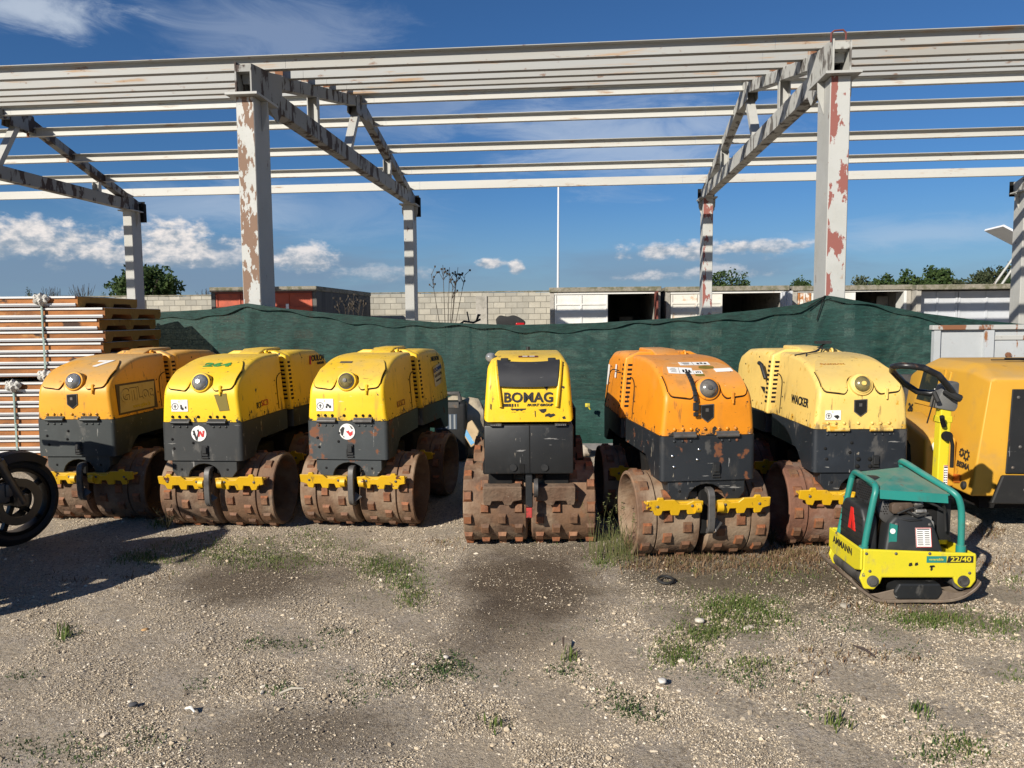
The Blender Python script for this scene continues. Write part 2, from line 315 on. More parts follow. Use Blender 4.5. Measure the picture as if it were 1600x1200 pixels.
def ground_mat():
    m=bpy.data.materials.new('gravel_ground'); m.use_nodes=True; nt=m.node_tree; n=nt.nodes; L=nt.links; p=n['Principled BSDF']; p.inputs['Roughness'].default_value=.95; p.inputs['Specular IOR Level'].default_value=.15
    tc=n.new('ShaderNodeTexCoord'); pos=tc.outputs['Object']
    def noise(s,d=6,r=.6):
        t=n.new('ShaderNodeTexNoise'); t.inputs['Scale'].default_value=s; t.inputs['Detail'].default_value=d; t.inputs['Roughness'].default_value=r; L.new(pos,t.inputs['Vector']); return t.outputs['Fac']
    def ramp(x,a,b,to=1):
        r=n.new('ShaderNodeMapRange'); r.interpolation_type='SMOOTHSTEP'; r.inputs['From Min'].default_value=a; r.inputs['From Max'].default_value=b; r.inputs['To Max'].default_value=to; L.new(x,r.inputs['Value']); return r.outputs[0]
    def mix(f,a,b):
        x=n.new('ShaderNodeMix'); x.data_type='RGBA'; L.new(f,x.inputs[0])
        for i,v in((6,a),(7,b)):
            if isinstance(v,tuple): x.inputs[i].default_value=col(v)
            else: L.new(v,x.inputs[i])
        return x.outputs[2]
    big=noise(1.1,5); mid=noise(5,6); fine=noise(45,5,.7); grit=noise(120,3,.7)
    c=mix(ramp(big,.35,.7),(.62,.515,.355),(.50,.405,.27))
    c=mix(ramp(mid,.40,.72,.8),c,(.36,.28,.185))
    c=mix(ramp(mid,.30,.48,.45),(.54,.46,.37),c)
    vo=n.new('ShaderNodeTexVoronoi'); vo.inputs['Scale'].default_value=85; L.new(pos,vo.inputs['Vector'])
    sp=n.new('ShaderNodeSeparateColor'); L.new(vo.outputs['Color'],sp.inputs[0])
    c=mix(ramp(sp.outputs[0],.55,.95,.55),c,(.50,.45,.39)); c=mix(ramp(sp.outputs[1],.68,.95,.5),c,(.15,.12,.095))
    c=mix(ramp(fine,.53,.70,.5),c,(.22,.17,.115)); c=mix(ramp(grit,.57,.68,.7),c,(.66,.60,.52)); c=mix(ramp(grit,.42,.30,.45),c,(.15,.12,.085))
    big2=noise(2.3,7,.7)
    # bare, oily and damp earth
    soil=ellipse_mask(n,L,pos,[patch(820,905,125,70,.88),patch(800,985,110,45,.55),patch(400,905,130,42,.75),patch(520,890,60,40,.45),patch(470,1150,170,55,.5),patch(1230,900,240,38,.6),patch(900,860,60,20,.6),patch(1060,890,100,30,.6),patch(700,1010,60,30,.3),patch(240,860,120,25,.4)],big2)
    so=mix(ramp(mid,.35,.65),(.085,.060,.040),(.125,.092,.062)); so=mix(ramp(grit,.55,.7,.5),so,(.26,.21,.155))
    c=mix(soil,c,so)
    sand=ellipse_mask(n,L,pos,[patch(830,1140,150,60,.6),patch(880,1030,110,60,.5),patch(950,1080,160,60,.35)],big2)
    c=mix(sand,c,(.58,.475,.345))
    moss=ellipse_mask(n,L,pos,[patch(1270,915,330,60,.55),patch(1130,960,120,40,.5),patch(420,860,200,22,.4),patch(600,890,60,40,.35),patch(1480,960,160,25,.5)],big2)
    c=mix(moss,c,mix(ramp(fine,.4,.6),(.10,.085,.045),(.17,.135,.085)))
    L.new(c,p.inputs['Base Color'])
    b1=n.new('ShaderNodeBump'); b1.inputs['Strength'].default_value=.8; b1.inputs['Distance'].default_value=.05; L.new(fine,b1.inputs['Height'])
    b2=n.new('ShaderNodeBump'); b2.inputs['Strength'].default_value=.25; b2.inputs['Distance'].default_value=.006; L.new(vo.outputs['Distance'],b2.inputs['Height']); b2.invert=True; L.new(b1.outputs[0],b2.inputs['Normal'])
    b3=n.new('ShaderNodeBump'); b3.inputs['Strength'].default_value=.8; b3.inputs['Distance'].default_value=.016; L.new(grit,b3.inputs['Height']); L.new(b2.outputs[0],b3.inputs['Normal'])
    L.new(b3.outputs[0],p.inputs['Normal']); return m
def gz(x,y):                          # the gentle unevenness of the yard
    k=np.clip((14-np.hypot(x,y-4))/8,0,1)
    return k*.012*(np.sin(x*2.1+y*1.3)+np.sin(x*4.3-y*3.1+1)*.6+np.sin(x*9.1+y*7.7)*.25-.9)
def build_ground():
    t=np.linspace(-1,1,241); xs=np.sinh(t*5.6)/np.sinh(5.6)*900; ys=xs+4.5
    X,Y=np.meshgrid(xs,ys); Z=gz(X,Y); V=np.stack([X,Y,Z],-1).reshape(-1,3); k=len(t)
    i=np.arange(k-1); a=(i[:,None]*k+i[None,:]).ravel(); F=np.stack([a,a+1,a+k+1,a+k],-1)
    mesh_np('ground',V,F,ground_mat(),'structure',True)
build_ground()
# loose stones
def stone_mat():
    m=bpy.data.materials.new('loose_stone'); m.use_nodes=True; n=m.node_tree.nodes; L=m.node_tree.links; p=n['Principled BSDF']; p.inputs['Roughness'].default_value=.9
    g=n.new('ShaderNodeNewGeometry'); r=n.new('ShaderNodeValToRGB'); L.new(g.outputs['Random Per Island'],r.inputs[0]); e=r.color_ramp.elements
    e[0].color=(.13,.10,.07,1); e[1].color=(.74,.67,.55,1); e[1].position=1
    for q,c in((.25,(.34,.27,.185,1)),(.5,(.50,.41,.29,1)),(.8,(.57,.475,.345,1)),(.93,(.66,.57,.45,1))): x=e.new(q); x.color=c
    L.new(r.outputs[0],p.inputs['Base Color']); return m
SOIL=[patch(820,905,115,60,1),patch(800,985,90,36,1),patch(400,905,120,34,1),patch(470,1150,150,46,1),patch(1180,885,210,34,1)]
def scatter(bv,bf,N,lo,hi,power,flat,thin):
    y=1.9+(rng.random(N)**1.15)*4.4; x=(rng.random(N)*2-1)*(y*.70+.35)
    cl=np.sin(x*1.7+1)*np.sin(y*2.3)+np.sin(x*3.9-y*2.1)*.6+rng.normal(0,.9,N); keep=cl>thin
    for ex,ey_,a,b,_,_ in SOIL: keep&=~((((x-ex)/(a*1.25))**2+((y-ey_)/(b*1.25))**2+rng.normal(0,.25,N)<1)&(rng.random(N)<.82))
    x,y=x[keep],y[keep]; N=len(x); s=np.clip(lo*(rng.pareto(power,N)+1),lo,hi)
    sc=np.stack([s*rng.uniform(.7,1.5,N),s*rng.uniform(.7,1.3,N),s*rng.uniform(.35,flat,N)],-1)
    an=rng.uniform(0,6.28,N); jit=rng.uniform(.6,1.35,(N,len(bv),1)); P=bv[None]*jit*sc[:,None,:]; c,s_=np.cos(an)[:,None],np.sin(an)[:,None]
    Q=np.stack([P[...,0]*c-P[...,1]*s_+x[:,None],P[...,0]*s_+P[...,1]*c+y[:,None],P[...,2]+(gz(x,y)+sc[:,2]*.3)[:,None]],-1)
    return Q.reshape(-1,3),(bf[None]+np.arange(N)[:,None,None]*len(bv)).reshape(-1,3)
def build_stones():
    bm=bmesh.new(); bmesh.ops.create_icosphere(bm,subdivisions=1,radius=1); bv=np.array([v.co[:] for v in bm.verts]); bf=np.array([[v.index for v in f.verts] for f in bm.faces]); bm.free()
    ov=np.array([(1,0,0),(0,1,0),(-1,0,0),(0,-1,0),(0,0,1.)]); of=np.array([(0,1,4),(1,2,4),(2,3,4),(3,0,4)])
    Q,F=scatter(bv,bf,30000,.0026,.0110,2.5,.85,-.4); Q2,F2=scatter(ov,of,560000,.0016,.0050,2.9,1.0,-1.7)
    o=mesh_np('gravel_stones',np.concatenate([Q,Q2]),np.concatenate([F,F2+len(Q)]),stone_mat(),'stuff'); tag(o,'loose pale gravel stones scattered over the yard','gravel')
build_stones()
# grass and low weeds
def leaf_mat(name,cols,tr=.25):
    m=bpy.data.materials.new(name); m.use_nodes=True; n=m.node_tree.nodes; L=m.node_tree.links; p=n['Principled BSDF']; p.inputs['Roughness'].default_value=.75; p.inputs['Specular IOR Level'].default_value=.25
    g=n.new('ShaderNodeNewGeometry'); r=n.new('ShaderNodeValToRGB'); L.new(g.outputs['Random Per Island'],r.inputs[0]); e=r.color_ramp.elements
    e[0].color=col(cols[0]); e[1].color=col(cols[-1])
    for i,c in enumerate(cols[1:-1]): x=e.new((i+1)/(len(cols)-1)); x.color=col(c)
    L.new(r.outputs[0],p.inputs['Base Color'])
    if tr:
        t=n.new('ShaderNodeBsdfTranslucent'); L.new(r.outputs[0],t.inputs[0]); mx=n.new('ShaderNodeMixShader'); mx.inputs[0].default_value=tr
        L.new(p.outputs[0],mx.inputs[1]); L.new(t.outputs[0],mx.inputs[2]); L.new(mx.outputs[0],n['Material Output'].inputs[0])
    return m
GRS=leaf_mat('green_grass',[(.055,.095,.018),(.085,.135,.026),(.13,.165,.045),(.21,.20,.08)])
HERB=leaf_mat('low_herb',[(.040,.070,.024),(.062,.10,.034),(.10,.13,.05)])
DRY=leaf_mat('dry_weed',[(.12,.065,.035),(.20,.12,.07),(.28,.19,.11),(.15,.13,.05)])
STRAW=leaf_mat('straw',[(.12,.12,.045),(.08,.10,.03),(.22,.19,.09)])
def blades(name,spots,mat_,label,cat,lo,hi,w,lean=.6,spread=1.):
    """spots: (px,py,half width px,half height px,count)"""
    V=[];F=[]
    for px,py,hw,hh,cnt in spots:
        k=0
        while k<cnt:
            u,v=rng.normal(0,.42,2)
            if rng.random()<.25: u*=1.8; v*=1.8
            c=gp(px+u*hw,py+v*hh); n=int(rng.integers(3,9)); k+=n
            tx=rng.normal(0,.022,n)*spread; ty=rng.normal(0,.022,n)*spread
            for i in range(n):
                x,y=c.x+tx[i],c.y+ty[i]; z=float(gz(x,y)); L=rng.uniform(lo,hi)*rng.uniform(.5,1); a=rng.uniform(0,6.28); ln=rng.uniform(.2,1)*lean*L; ww=w*rng.uniform(.6,1.3)
                dx,dy=math.cos(a),math.sin(a); b=len(V); zt=math.sqrt(max(L*L-ln*ln,1e-6))
                V+= [(x-dy*ww,y+dx*ww,z-.002),(x+dy*ww,y-dx*ww,z-.002),(x+dx*ln*.45+dy*ww*.8,y+dy*ln*.45-dx*ww*.8,z+zt*.62),(x+dx*ln*.45-dy*ww*.8,y+dy*ln*.45+dx*ww*.8,z+zt*.62),(x+dx*ln,y+dy*ln,z+zt)]
                F+= [(b,b+1,b+2),(b,b+2,b+3),(b+3,b+2,b+4)]
    return tag(mesh_np(name,V,F,mat_,'stuff'),label,cat)
blades('grass',[(600,880,70,22,1300),(640,905,40,22,700),(640,930,30,16,300),(420,870,110,22,1300),(230,875,60,12,700),(330,865,80,14,500),(520,845,60,12,300),(490,830,30,8,200),(400,845,60,16,260),(1150,950,80,26,2000),(1110,985,60,18,900),(1060,1015,40,22,700),(1200,975,60,24,500),(1460,965,90,14,1300),(1560,975,50,20,420),(1590,905,20,10,120),(1170,1040,60,20,320),(1150,870,160,14,240),(1250,900,160,18,300),(300,850,90,16,260),(850,840,30,8,60),(1500,1165,50,25,160),(945,880,26,14,280),(1585,1060,20,20,90)],GRS,'short green grass growing in patches on the gravel','grass',.012,.038,.0020,.8,1.3)
blades('low_weeds',[(420,1003,36,12,200),(470,1008,40,7,110),(705,1035,46,20,420),(700,1045,70,16,160),(30,1055,20,10,90),(310,1070,12,10,60),(447,1073,16,8,70),(550,1060,18,7,60),(610,1068,16,10,60),(890,1040,30,8,110),(980,1100,36,8,170),(1000,1110,24,8,90),(1100,1050,50,14,110),(520,985,16,8,60),(1290,1095,60,20,110),(60,1160,70,22,220),(130,1180,40,14,120),(100,990,16,12,80),(240,1150,50,12,80),(560,1090,30,10,50),(960,1080,26,8,70),(1180,1060,40,12,90),(1420,1010,60,16,90),(1330,980,80,16,120),(780,1045,20,10,40),(880,975,60,10,40),(1490,1160,40,24,130),(1455,1175,14,8,60)],HERB,'low dark green weeds creeping in small clumps between the stones','weeds',.008,.024,.0032,.95,1.5)
blades('dry_ground_weeds',[(1090,868,120,10,1700),(1240,866,80,14,1200),(1180,885,170,16,900),(1060,885,60,10,420),(1260,850,50,12,700),(1010,880,50,14,300),(1400,940,140,20,380),(1540,830,40,14,260),(1330,1030,140,30,200),(1560,880,40,20,160),(700,845,60,8,120),(150,905,80,14,90)],DRY,'brown dried weeds along the foot of the right hand rollers','dry weeds',.012,.05,.0024,.85,1.3)
blades('seedling_grass',[(103,985,8,8,40),(890,1018,8,6,30),(1310,1125,10,8,36),(1440,1110,14,6,30),(250,820,14,6,70),(770,1130,14,6,24)],GRS,'single tufts of brighter grass standing in the bare gravel','grass tufts',.03,.07,.003,.5)
def tall_tuft():                      # the tall grass against the end of the orange roller's drum
    V=[];F=[]; c=gp(962,868)
    for i in range(230):
        x=c.x+rng.normal(0,.085); y=c.y+rng.normal(0,.13); L=rng.uniform(.04,.20)*(1 if rng.random()<.86 else 1.8); a=rng.uniform(0,6.28); ln=L*rng.uniform(.05,.45); w=.0018; dx,dy=math.cos(a),math.sin(a); b=len(V)
        V+=[(x-w,y,0),(x+w,y,0),(x+dx*ln*.4+w*.7,y+dy*ln*.4,L*.6),(x+dx*ln*.4-w*.7,y+dy*ln*.4,L*.6),(x+dx*ln,y+dy*ln,L)]; F+=[(b,b+1,b+2),(b,b+2,b+3),(b+3,b+2,b+4)]
        if L>.2:
            for k in range(5):
                q=len(V); zz=L-.012*k; V+=[(x+dx*ln,y+dy*ln,zz),(x+dx*ln+rng.normal(0,.008),y+dy*ln,zz+.012),(x+dx*ln+rng.normal(0,.008),y+dy*ln+.004,zz+.002)]; F+=[(q,q+1,q+2)]
    o=mesh_np('grass_tuft',V,F,STRAW,'stuff'); tag(o,'tall straw coloured grass tuft at the open drum end of the orange roller','grass tuft')
tall_tuft()

def spiky_weed(px,py,n,hmax,label):
    c=gp(px,py); t=thing('weed',label,'weed',(c.x,c.y,0)); m=MB()
    for i in range(n):
        a=random.uniform(0,6.28); h=random.uniform(.4,1)*hmax; l=h*random.uniform(.3,.9); e=Vector((math.cos(a)*l,math.sin(a)*l,h)); m.tube([(0,0,0),e*.5+Vector((0,0,.02)),e],[.0025,.002,.001],4)
        for k in range(4): q=e*random.uniform(.4,1); m.tube([q,q+Vector((random.uniform(-.03,.03),random.uniform(-.03,.03),random.uniform(.0,.035)))],[.0015,.0008],3)
    m.build('stem',leaf_mat('dark_stem_%d'%px,[(.03,.03,.015),(.06,.055,.03)],0),t)
spiky_weed(262,826,16,.20,'small spiky dark weed between the two leftmost rollers'); spiky_weed(1205,852,22,.13,'dried spiky weed at the gap between the orange and cream rollers')
# ------------------------------------------------------------------ steel hall frame
def peel(name,base,under,lo,wid=.012,sc=6,amt=1,extra=()):
    return mat(name,base,.6,0,[((base[0]*.8,base[1]*.8,base[2]*.76),2,.4,.75,.6),(under,sc,lo,lo+wid,amt,(1,1,.42),None,.85),(tuple(x*.55 for x in under),30,.60,.75,.35,None,None,.9),((.25,.13,.06),9,.66,.74,.5)]+list(extra),(20,.15,.006))
PALE=(.42,.425,.405)
COLB=peel('peeling_white_paint_brown',PALE,(.20,.125,.085),.495,sc=8); COLR=peel('peeling_white_paint_red',PALE,(.24,.085,.07),.50,sc=4.0); COLG=peel('grey_white_paint',(.37,.37,.35),(.16,.11,.09),.66)
CHB=peel('weathered_chord_paint',(.22,.22,.21),(.055,.038,.032),.515,.05,5); CHG=peel('streaked_chord_paint',(.40,.40,.375),(.10,.09,.08),.51,.09,7)
PUR=mat('purlin_paint',(.47,.47,.44),.6,0,[((.40,.39,.355),1.2,.4,.7,.7,(.2,1,1)),((.30,.17,.08),5,.585,.72,.8,(.35,1,2),None,.9),((.20,.10,.05),14,.66,.72,.7,(.5,1,1))],(15,.1,.005))
PURR=mat('rust_streaked_purlin_paint',(.315,.32,.31),.65,0,[((.28,.26,.22),1.2,.4,.7,.7,(.2,1,1)),((.36,.20,.08),4,.55,.70,.75,(.3,1,4),None,.9),((.16,.08,.045),12,.62,.70,.8,(.5,1,1))],(15,.1,.005))
RST=mat('plate_rust',(.20,.085,.04),.9,0,[((.45,.38,.30),7,.52,.6,.8),((.09,.04,.025),9,.5,.7,.7)],(30,.3,.005))
YAW=.087; SP=8.47; ZC=4.01; BAY=6.5
hall=thing('steel_hall_frame','bare white steel hall frame of peeling columns, roof trusses and purlins','steel frame',(-2.974,9.006,0),-YAW)
def make_frame(i,cm_near,cm_far,chm,ap=4.45,za=5.235):
    x=(i)*BAY; W2=.105; D2=.22
    for y,cm,near in((0,cm_near,True),(SP,cm_far,False)):
        m=MB(); m.bb(x-W2,x+W2,y-D2 if not near else -.10,y+.16 if not near else .33,-.3,ZC-.013)
        c=m.build('column',[cm,COLG],hall,bev=.008,seg=1,smooth=0)
        for p in c.data.polygons: p.material_index=1 if abs(p.normal.x)>.7 else 0
        q=MB(); y0,y1=(y-.28,y+.22) if not near else (-.2,.42)
        q.bb(x-.185,x+.185,y0,y1,ZC-.013,ZC+.013)
        for sg in(-1,1):    # stiffening gussets under the cap plate
            q.prism([(x+sg*(W2+.002),ZC-.02),(x+sg*.18,ZC-.02),(x+sg*.175,ZC-.17),(x+sg*(W2+.002),ZC-.36)],lambda u,v,w:(u,w,v),(y0+y1)/2-.008,(y0+y1)/2+.008)
        q.build('cap_plate',COLG,c,smooth=0)
    b=MB()      # bottom chord: a hollow box with an open near end
    b.bar((x,.45,ZC+.13),(x,SP+.25,ZC+.13),.17,.235)
    zn=4.33
    b.bar((x,.02,zn-.08),(x,ap-.02,za-.07),.15,.16); b.bar((x,ap+.02,za-.07),(x,SP+.12,zn-.14),.15,.16)
    t=b.build('roof_truss',chm,hall,bev=.006,seg=1,smooth=0)
    for y,h0 in((1.0+ap*.28,0),(ap+ap*.46,0)):
        s=MB(); zt=zn-.13+(za-zn)*((y/ap) if y<ap else (SP-y)/ap)
        # a channel section: web and two flanges
        s.bb(x-.075,x+.075,y-.006,y+.006,ZC+.25,zt); s.bb(x-.075,x-.063,y-.09,y-.007,ZC+.25,zt); s.bb(x+.063,x+.075,y-.09,y-.007,ZC+.25,zt)
        s.build('web_post',COLG,t,smooth=0)
    s=MB(); s.bar((x,ap-.02,za-.16),(x,ap-.62,ZC+.24),.13,.10,(0,1,0)); s.build('web_diagonal',COLG,t,smooth=0)
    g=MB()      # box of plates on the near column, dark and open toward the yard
    for sg in(-1,1):
        g.prism([(-.12,ZC+.016),(.22,ZC+.016),(.62,ZC-.13),(.78,ZC+.02),(.80,ZC+.49),(.45,ZC+.41),(-.12,ZC+.36 if sg<0 else ZC+.34)],lambda u,v,w:(w,u,v),x+sg*.088-.009+(.0),x+sg*.088+.009)
    g.bb(x-.078,x+.078,-.115,.40,ZC+.255,ZC+.33)
    g.build('end_gusset',chm,t,smooth=0)
    g=MB(); g.bb(x-.077,x+.077,.30,.32,ZC+.016,ZC+.253); g.build('dark_hollow_plate',DK,t,smooth=0)  # black plate paints the dark depth of the open box
    g=MB(); g.prism([(ap-.34,za-.32),(ap+.34,za-.32),(ap+.30,za-.02),(ap,za+.03),(ap-.30,za-.02)],lambda u,v,w:(w,u,v),x-.083,x-.077)
    g.prism([(ap-.34,za-.32),(ap+.34,za-.32),(ap+.30,za-.02),(ap,za+.03),(ap-.30,za-.02)],lambda u,v,w:(w,u,v),x+.077,x+.083); g.build('apex_plate',chm,t,smooth=0)
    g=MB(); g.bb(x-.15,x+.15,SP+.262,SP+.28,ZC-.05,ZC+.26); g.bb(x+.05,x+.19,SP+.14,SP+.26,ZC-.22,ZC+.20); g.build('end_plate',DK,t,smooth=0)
make_frame(-1,COLB,COLG,CHB,4.95,5.34); make_frame(0,COLB,COLG,CHB); make_frame(1,COLR,COLR,CHG); make_frame(2,COLG,COLG,CHG)
def purlin(y,z,m,h=.20,lip=True,x0=-13.2,x1=19.4):
    b=MB(); n=12; 
    def seg(a,c):
        b.bb(a,c,y-.004,y+.004,z,z+h)
        if lip: b.bb(a,c,y-.085,y-.0045,z+h-.008,z+h); b.bb(a,c,y-.085,y-.0045,z,z+.008)
        else: b.bb(a,c,y+.0045,y+.085,z+h-.008,z+h); b.bb(a,c,y+.0045,y+.085,z,z+.008)
    xs=[x0,-BAY+.2,.28,BAY-.55,BAY*2+.4,x1]
    for a,c in zip(xs[:-1],xs[1:]): seg(a+.0015,c-.0015)
    o=b.build('purlin',m,hall,smooth=0); return o
ap=SP/2
def chordz(y): return 4.33+(5.235-4.33)*y/ap if y<ap else 5.195-.226*(y-ap)
purlin(.45,4.435,PURR,.165)
for k,y in enumerate((1.05,1.98,2.92,3.82)): purlin(y,chordz(y)-.02,PURR,.16,False)
for k,y in enumerate((4.5,5.3,6.4,7.4)): purlin(y,chordz(y)+.006,PUR,.155)
purlin(8.2,chordz(8.2)+.012,PUR,.17,False)
for i in(-1,0,1,2):                    # rusty cleats holding each purlin on the truss
    for y in(1.05,1.98,2.92,3.82,4.5,5.3,6.4,7.4,8.2):
        z=chordz(y); c=MB(); w=.10 if y<4 else .05
        c.bb(i*BAY-.05,i*BAY-.05+w,y-.10,y-.088,z-.01,z+(.13 if y<4 else .07)); c.build('purlin_cleat',RST,hall,smooth=0)
c=MB(); c.tube([(BAY-.12,-.13,4.33),(BAY-.12,-.13,4.42),(BAY-.09,-.13,4.445),(BAY+.0,-.13,4.45),(BAY+.03,-.13,4.42),(BAY+.03,-.13,4.35)],.010,8); c.build('lifting_eye',mat('red_oxide',(.13,.035,.03),.8),hall)

# ------------------------------------------------------------------ green shade net
def net_mat(name,c,op,speck):
    m=bpy.data.materials.new(name); m.use_nodes=True; nt=m.node_tree; n=nt.nodes; L=nt.links; p=n['Principled BSDF']; p.inputs['Roughness'].default_value=.7; p.inputs['Specular IOR Level'].default_value=.3
    tc=n.new('ShaderNodeTexCoord')
    def noise(s,sc,d=4,r=.6):
        mp=n.new('ShaderNodeMapping'); mp.inputs['Scale'].default_value=sc; L.new(tc.outputs['Object'],mp.inputs[0])
        t=n.new('ShaderNodeTexNoise'); t.inputs['Scale'].default_value=s; t.inputs['Detail'].default_value=d; t.inputs['Roughness'].default_value=r; L.new(mp.outputs[0],t.inputs['Vector']); return t.outputs['Fac']
    def ramp(x,a,b,to=1,fr=0):
        r=n.new('ShaderNodeMapRange'); r.interpolation_type='SMOOTHSTEP'; r.inputs['From Min'].default_value=a; r.inputs['From Max'].default_value=b; r.inputs['To Min'].default_value=fr; r.inputs['To Max'].default_value=to; L.new(x,r.inputs['Value']); return r.outputs[0]
    def mix(f,a,b):
        x=n.new('ShaderNodeMix'); x.data_type='RGBA'; L.new(f,x.inputs[0])
        for i,v in((6,a),(7,b)):
            if isinstance(v,tuple): x.inputs[i].default_value=col(v)
            else: L.new(v,x.inputs[i])
        return x.outputs[2]
    w=noise(11,(1.1,1,4.2),4,.75); w2=noise(26,(3,3,26),2); big=noise(1.3,(1,1,1)); sp=noise(34,(1,1,1.6),3,.75)
    cc=mix(ramp(w,.36,.66),tuple(x*.72 for x in c),tuple(min(1,x*1.5) for x in c))
    cc=mix(ramp(big,.45,.75,.5),cc,(c[0]*1.3+.006,c[1]*1.15+.008,c[2]*1.25+.008))
    cc=mix(ramp(sp,.645,.72,speck),cc,(.24,.31,.27))
    L.new(cc,p.inputs['Base Color'])
    t=n.new('ShaderNodeBsdfTransparent'); t.inputs[0].default_value=(.75,.95,.85,1)
    mx=n.new('ShaderNodeMixShader'); L.new(ramp(w2,.30,.7,op+.10,op-.12),mx.inputs[0])
    L.new(t.outputs[0],mx.inputs[1]); L.new(p.outputs[0],mx.inputs[2]); L.new(mx.outputs[0],n['Material Output'].inputs[0])
    bu=n.new('ShaderNodeBump'); bu.inputs['Strength'].default_value=.5; bu.inputs['Distance'].default_value=.01; L.new(w,bu.inputs['Height']); L.new(bu.outputs[0],p.inputs['Normal'])
    return m
NET=net_mat('green_shade_net',(.0075,.033,.0265),.985,.24); NET2=net_mat('green_shade_net_hem',(.006,.028,.022),.985,.1)
fence=thing('shade_net_fence','long dark green shade net slung between the steel columns behind the rollers','net fence',(0,8.7,0))
tops=[(-60,505,9.5),(100,502,9.4),(258,488,9.22),(330,484,8.98),(388,474.5,8.78),(440,482,8.76),(560,494,8.72),(680,504,8.66),(800,508.5,8.60),(930,505,8.52),(1050,498,8.42),(1180,485,8.28),(1250,476,8.22),(1291,462,8.18),(1330,469,8.12),(1380,478,8.1),(1440,490,8.02),(1520,500,7.96),(1600,507.5,7.9),(1800,518,7.75)]
T=[at(*t) for t in tops]
def nettop(x):
    xs=[p.x for p in T]; return np.interp(x,xs,[p.y for p in T]),np.interp(x,xs,[p.z for p in T])
def build_net():
    nx,nz=420,40; xs=np.linspace(T[0].x,T[-1].x,nx); V=[]
    for j in range(nz+1):
        q=j/nz
        for x in xs:
            y,z=nettop(x); sag=1-q
            hang=.05*math.sin(x*2.3+q*2)*math.sin(q*PI)*.5+.010*math.sin(x*9+q*5)*math.sin(q*PI)+.004*math.sin(x*23-q*9)*q
            # stress creases fanning from the two columns
            for cx in(-2.98,3.32):
                d=x-cx; hang+=.022*math.exp(-d*d/.5)*math.sin(d*11*(.6+1.2*(1-q)))*math.sin(q*PI)
            zb=.10; V.append((x,y-8.7-.02+hang-.25*math.sin(q*PI)*.25,zb+(z-zb)*q))
    i=np.arange(nx-1); F=np.concatenate([np.stack([i+j*nx,i+1+j*nx,i+1+(j+1)*nx,i+(j+1)*nx],-1) for j in range(nz)])
    o=mesh_np('net',V,F,NET,None,True); o.parent=fence
    m=MB(); V=[];                       # doubled hem along the top and a cord inside it
    pts=[(x,nettop(x)[0]-8.7-.03,nettop(x)[1]-.004) for x in np.linspace(T[0].x,T[-1].x,200)]
    MB().tube(pts,.010,6).build('top_cord',NET2,fence)
    V=[];F=[]
    for k,p in enumerate(pts):
        d=.055+.03*math.sin(p[0]*3)+.015*math.sin(p[0]*13); V+=[(p[0],p[1]-.018,p[2]+.006),(p[0],p[1]-.026-.006*math.sin(p[0]*17),p[2]-d)]
    F=[(2*k,2*k+1,2*k+3,2*k+2) for k in range(len(pts)-1)]
    o=mesh_np('hem',V,F,NET2,None,True); o.parent=fence
    V=[];F=[]; n=0
    for k,x in enumerate(np.linspace(-1.9,2.4,120)):     # lower strip tied on in front
        y,z=nettop(x); hw=.03*math.sin(x*5)+.012*math.sin(x*17)
        for q in range(9): V.append((x,y-8.7-.10-.05*math.sin(q/8*PI)-.02*math.sin(x*7+q*.6),.06+(.60+hw-.06)*q/8))
    for k in range(119):
        for q in range(8): a=k*9+q; F.append((a,a+9,a+10,a+1))
    o=mesh_np('lower_strip',V,F,net_mat('faded_green_net',(.011,.044,.035),.96,.4),None,True); o.parent=fence
build_net()
m=MB()                                  # ties of dark cord round the right column
for a,b in(((1288,462),(1276,500)),((1290,462),(1262,480)),((1296,466),(1330,478))):
    m.tube([Vector(at(a[0],a[1],8.12))-Vector((0,8.7,0)),Vector(at(b[0],b[1],8.12))-Vector((0,8.7,0))],.006,5)
m.build('tie_cord',DK,fence)

# ------------------------------------------------------------------ garages and block wall
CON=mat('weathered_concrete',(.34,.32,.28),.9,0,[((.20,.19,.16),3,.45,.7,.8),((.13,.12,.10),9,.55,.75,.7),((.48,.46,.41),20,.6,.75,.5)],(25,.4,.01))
CONM=mat('mossy_concrete',(.22,.20,.16),.95,0,[((.10,.10,.055),6,.42,.65,.9),((.33,.31,.26),12,.55,.75,.7)],(30,.6,.02))
COND=mat('shaded_stained_concrete',(.10,.098,.09),.9,0,[((.045,.045,.042),3,.4,.7,.9,(1,1,.15)),((.17,.165,.15),9,.6,.75,.7,(1,1,.2))],(25,.4,.01))  # stains, and the shade of the garage side put into the dark base
WDOOR=mat('chalky_white_door_paint',(.60,.60,.57),.6,0,[((.50,.49,.45),3,.4,.7,.6),((.40,.20,.07),6,.64,.73,.7)],(9,.1,.01))
WRUST=mat('rusting_white_door_paint',(.58,.56,.50),.65,0,[((.44,.24,.09),4,.55,.70,.75),((.34,.14,.04),9,.62,.7,.8)],(9,.1,.01))
RRUST=mat('rust_eaten_white_paint',(.60,.57,.52),.7,0,[((.36,.14,.035),2.2,.45,.50,1),((.16,.06,.02),6,.52,.60,.8)],(9,.2,.01))
GDOOR=mat('pale_grey_door_paint',(.47,.49,.52),.6,0,[((.40,.42,.44),2,.4,.7,.6),((.38,.20,.09),7,.66,.73,.7)],(9,.1,.01))
RDOOR=mat('red_oxide_door_paint',(.42,.075,.03),.65,0,[((.22,.04,.02),3,.4,.7,.7),((.40,.11,.06),8,.6,.75,.6)],(9,.1,.01))
RDK=mat('dark_red_frame_paint',(.15,.035,.022),.7)
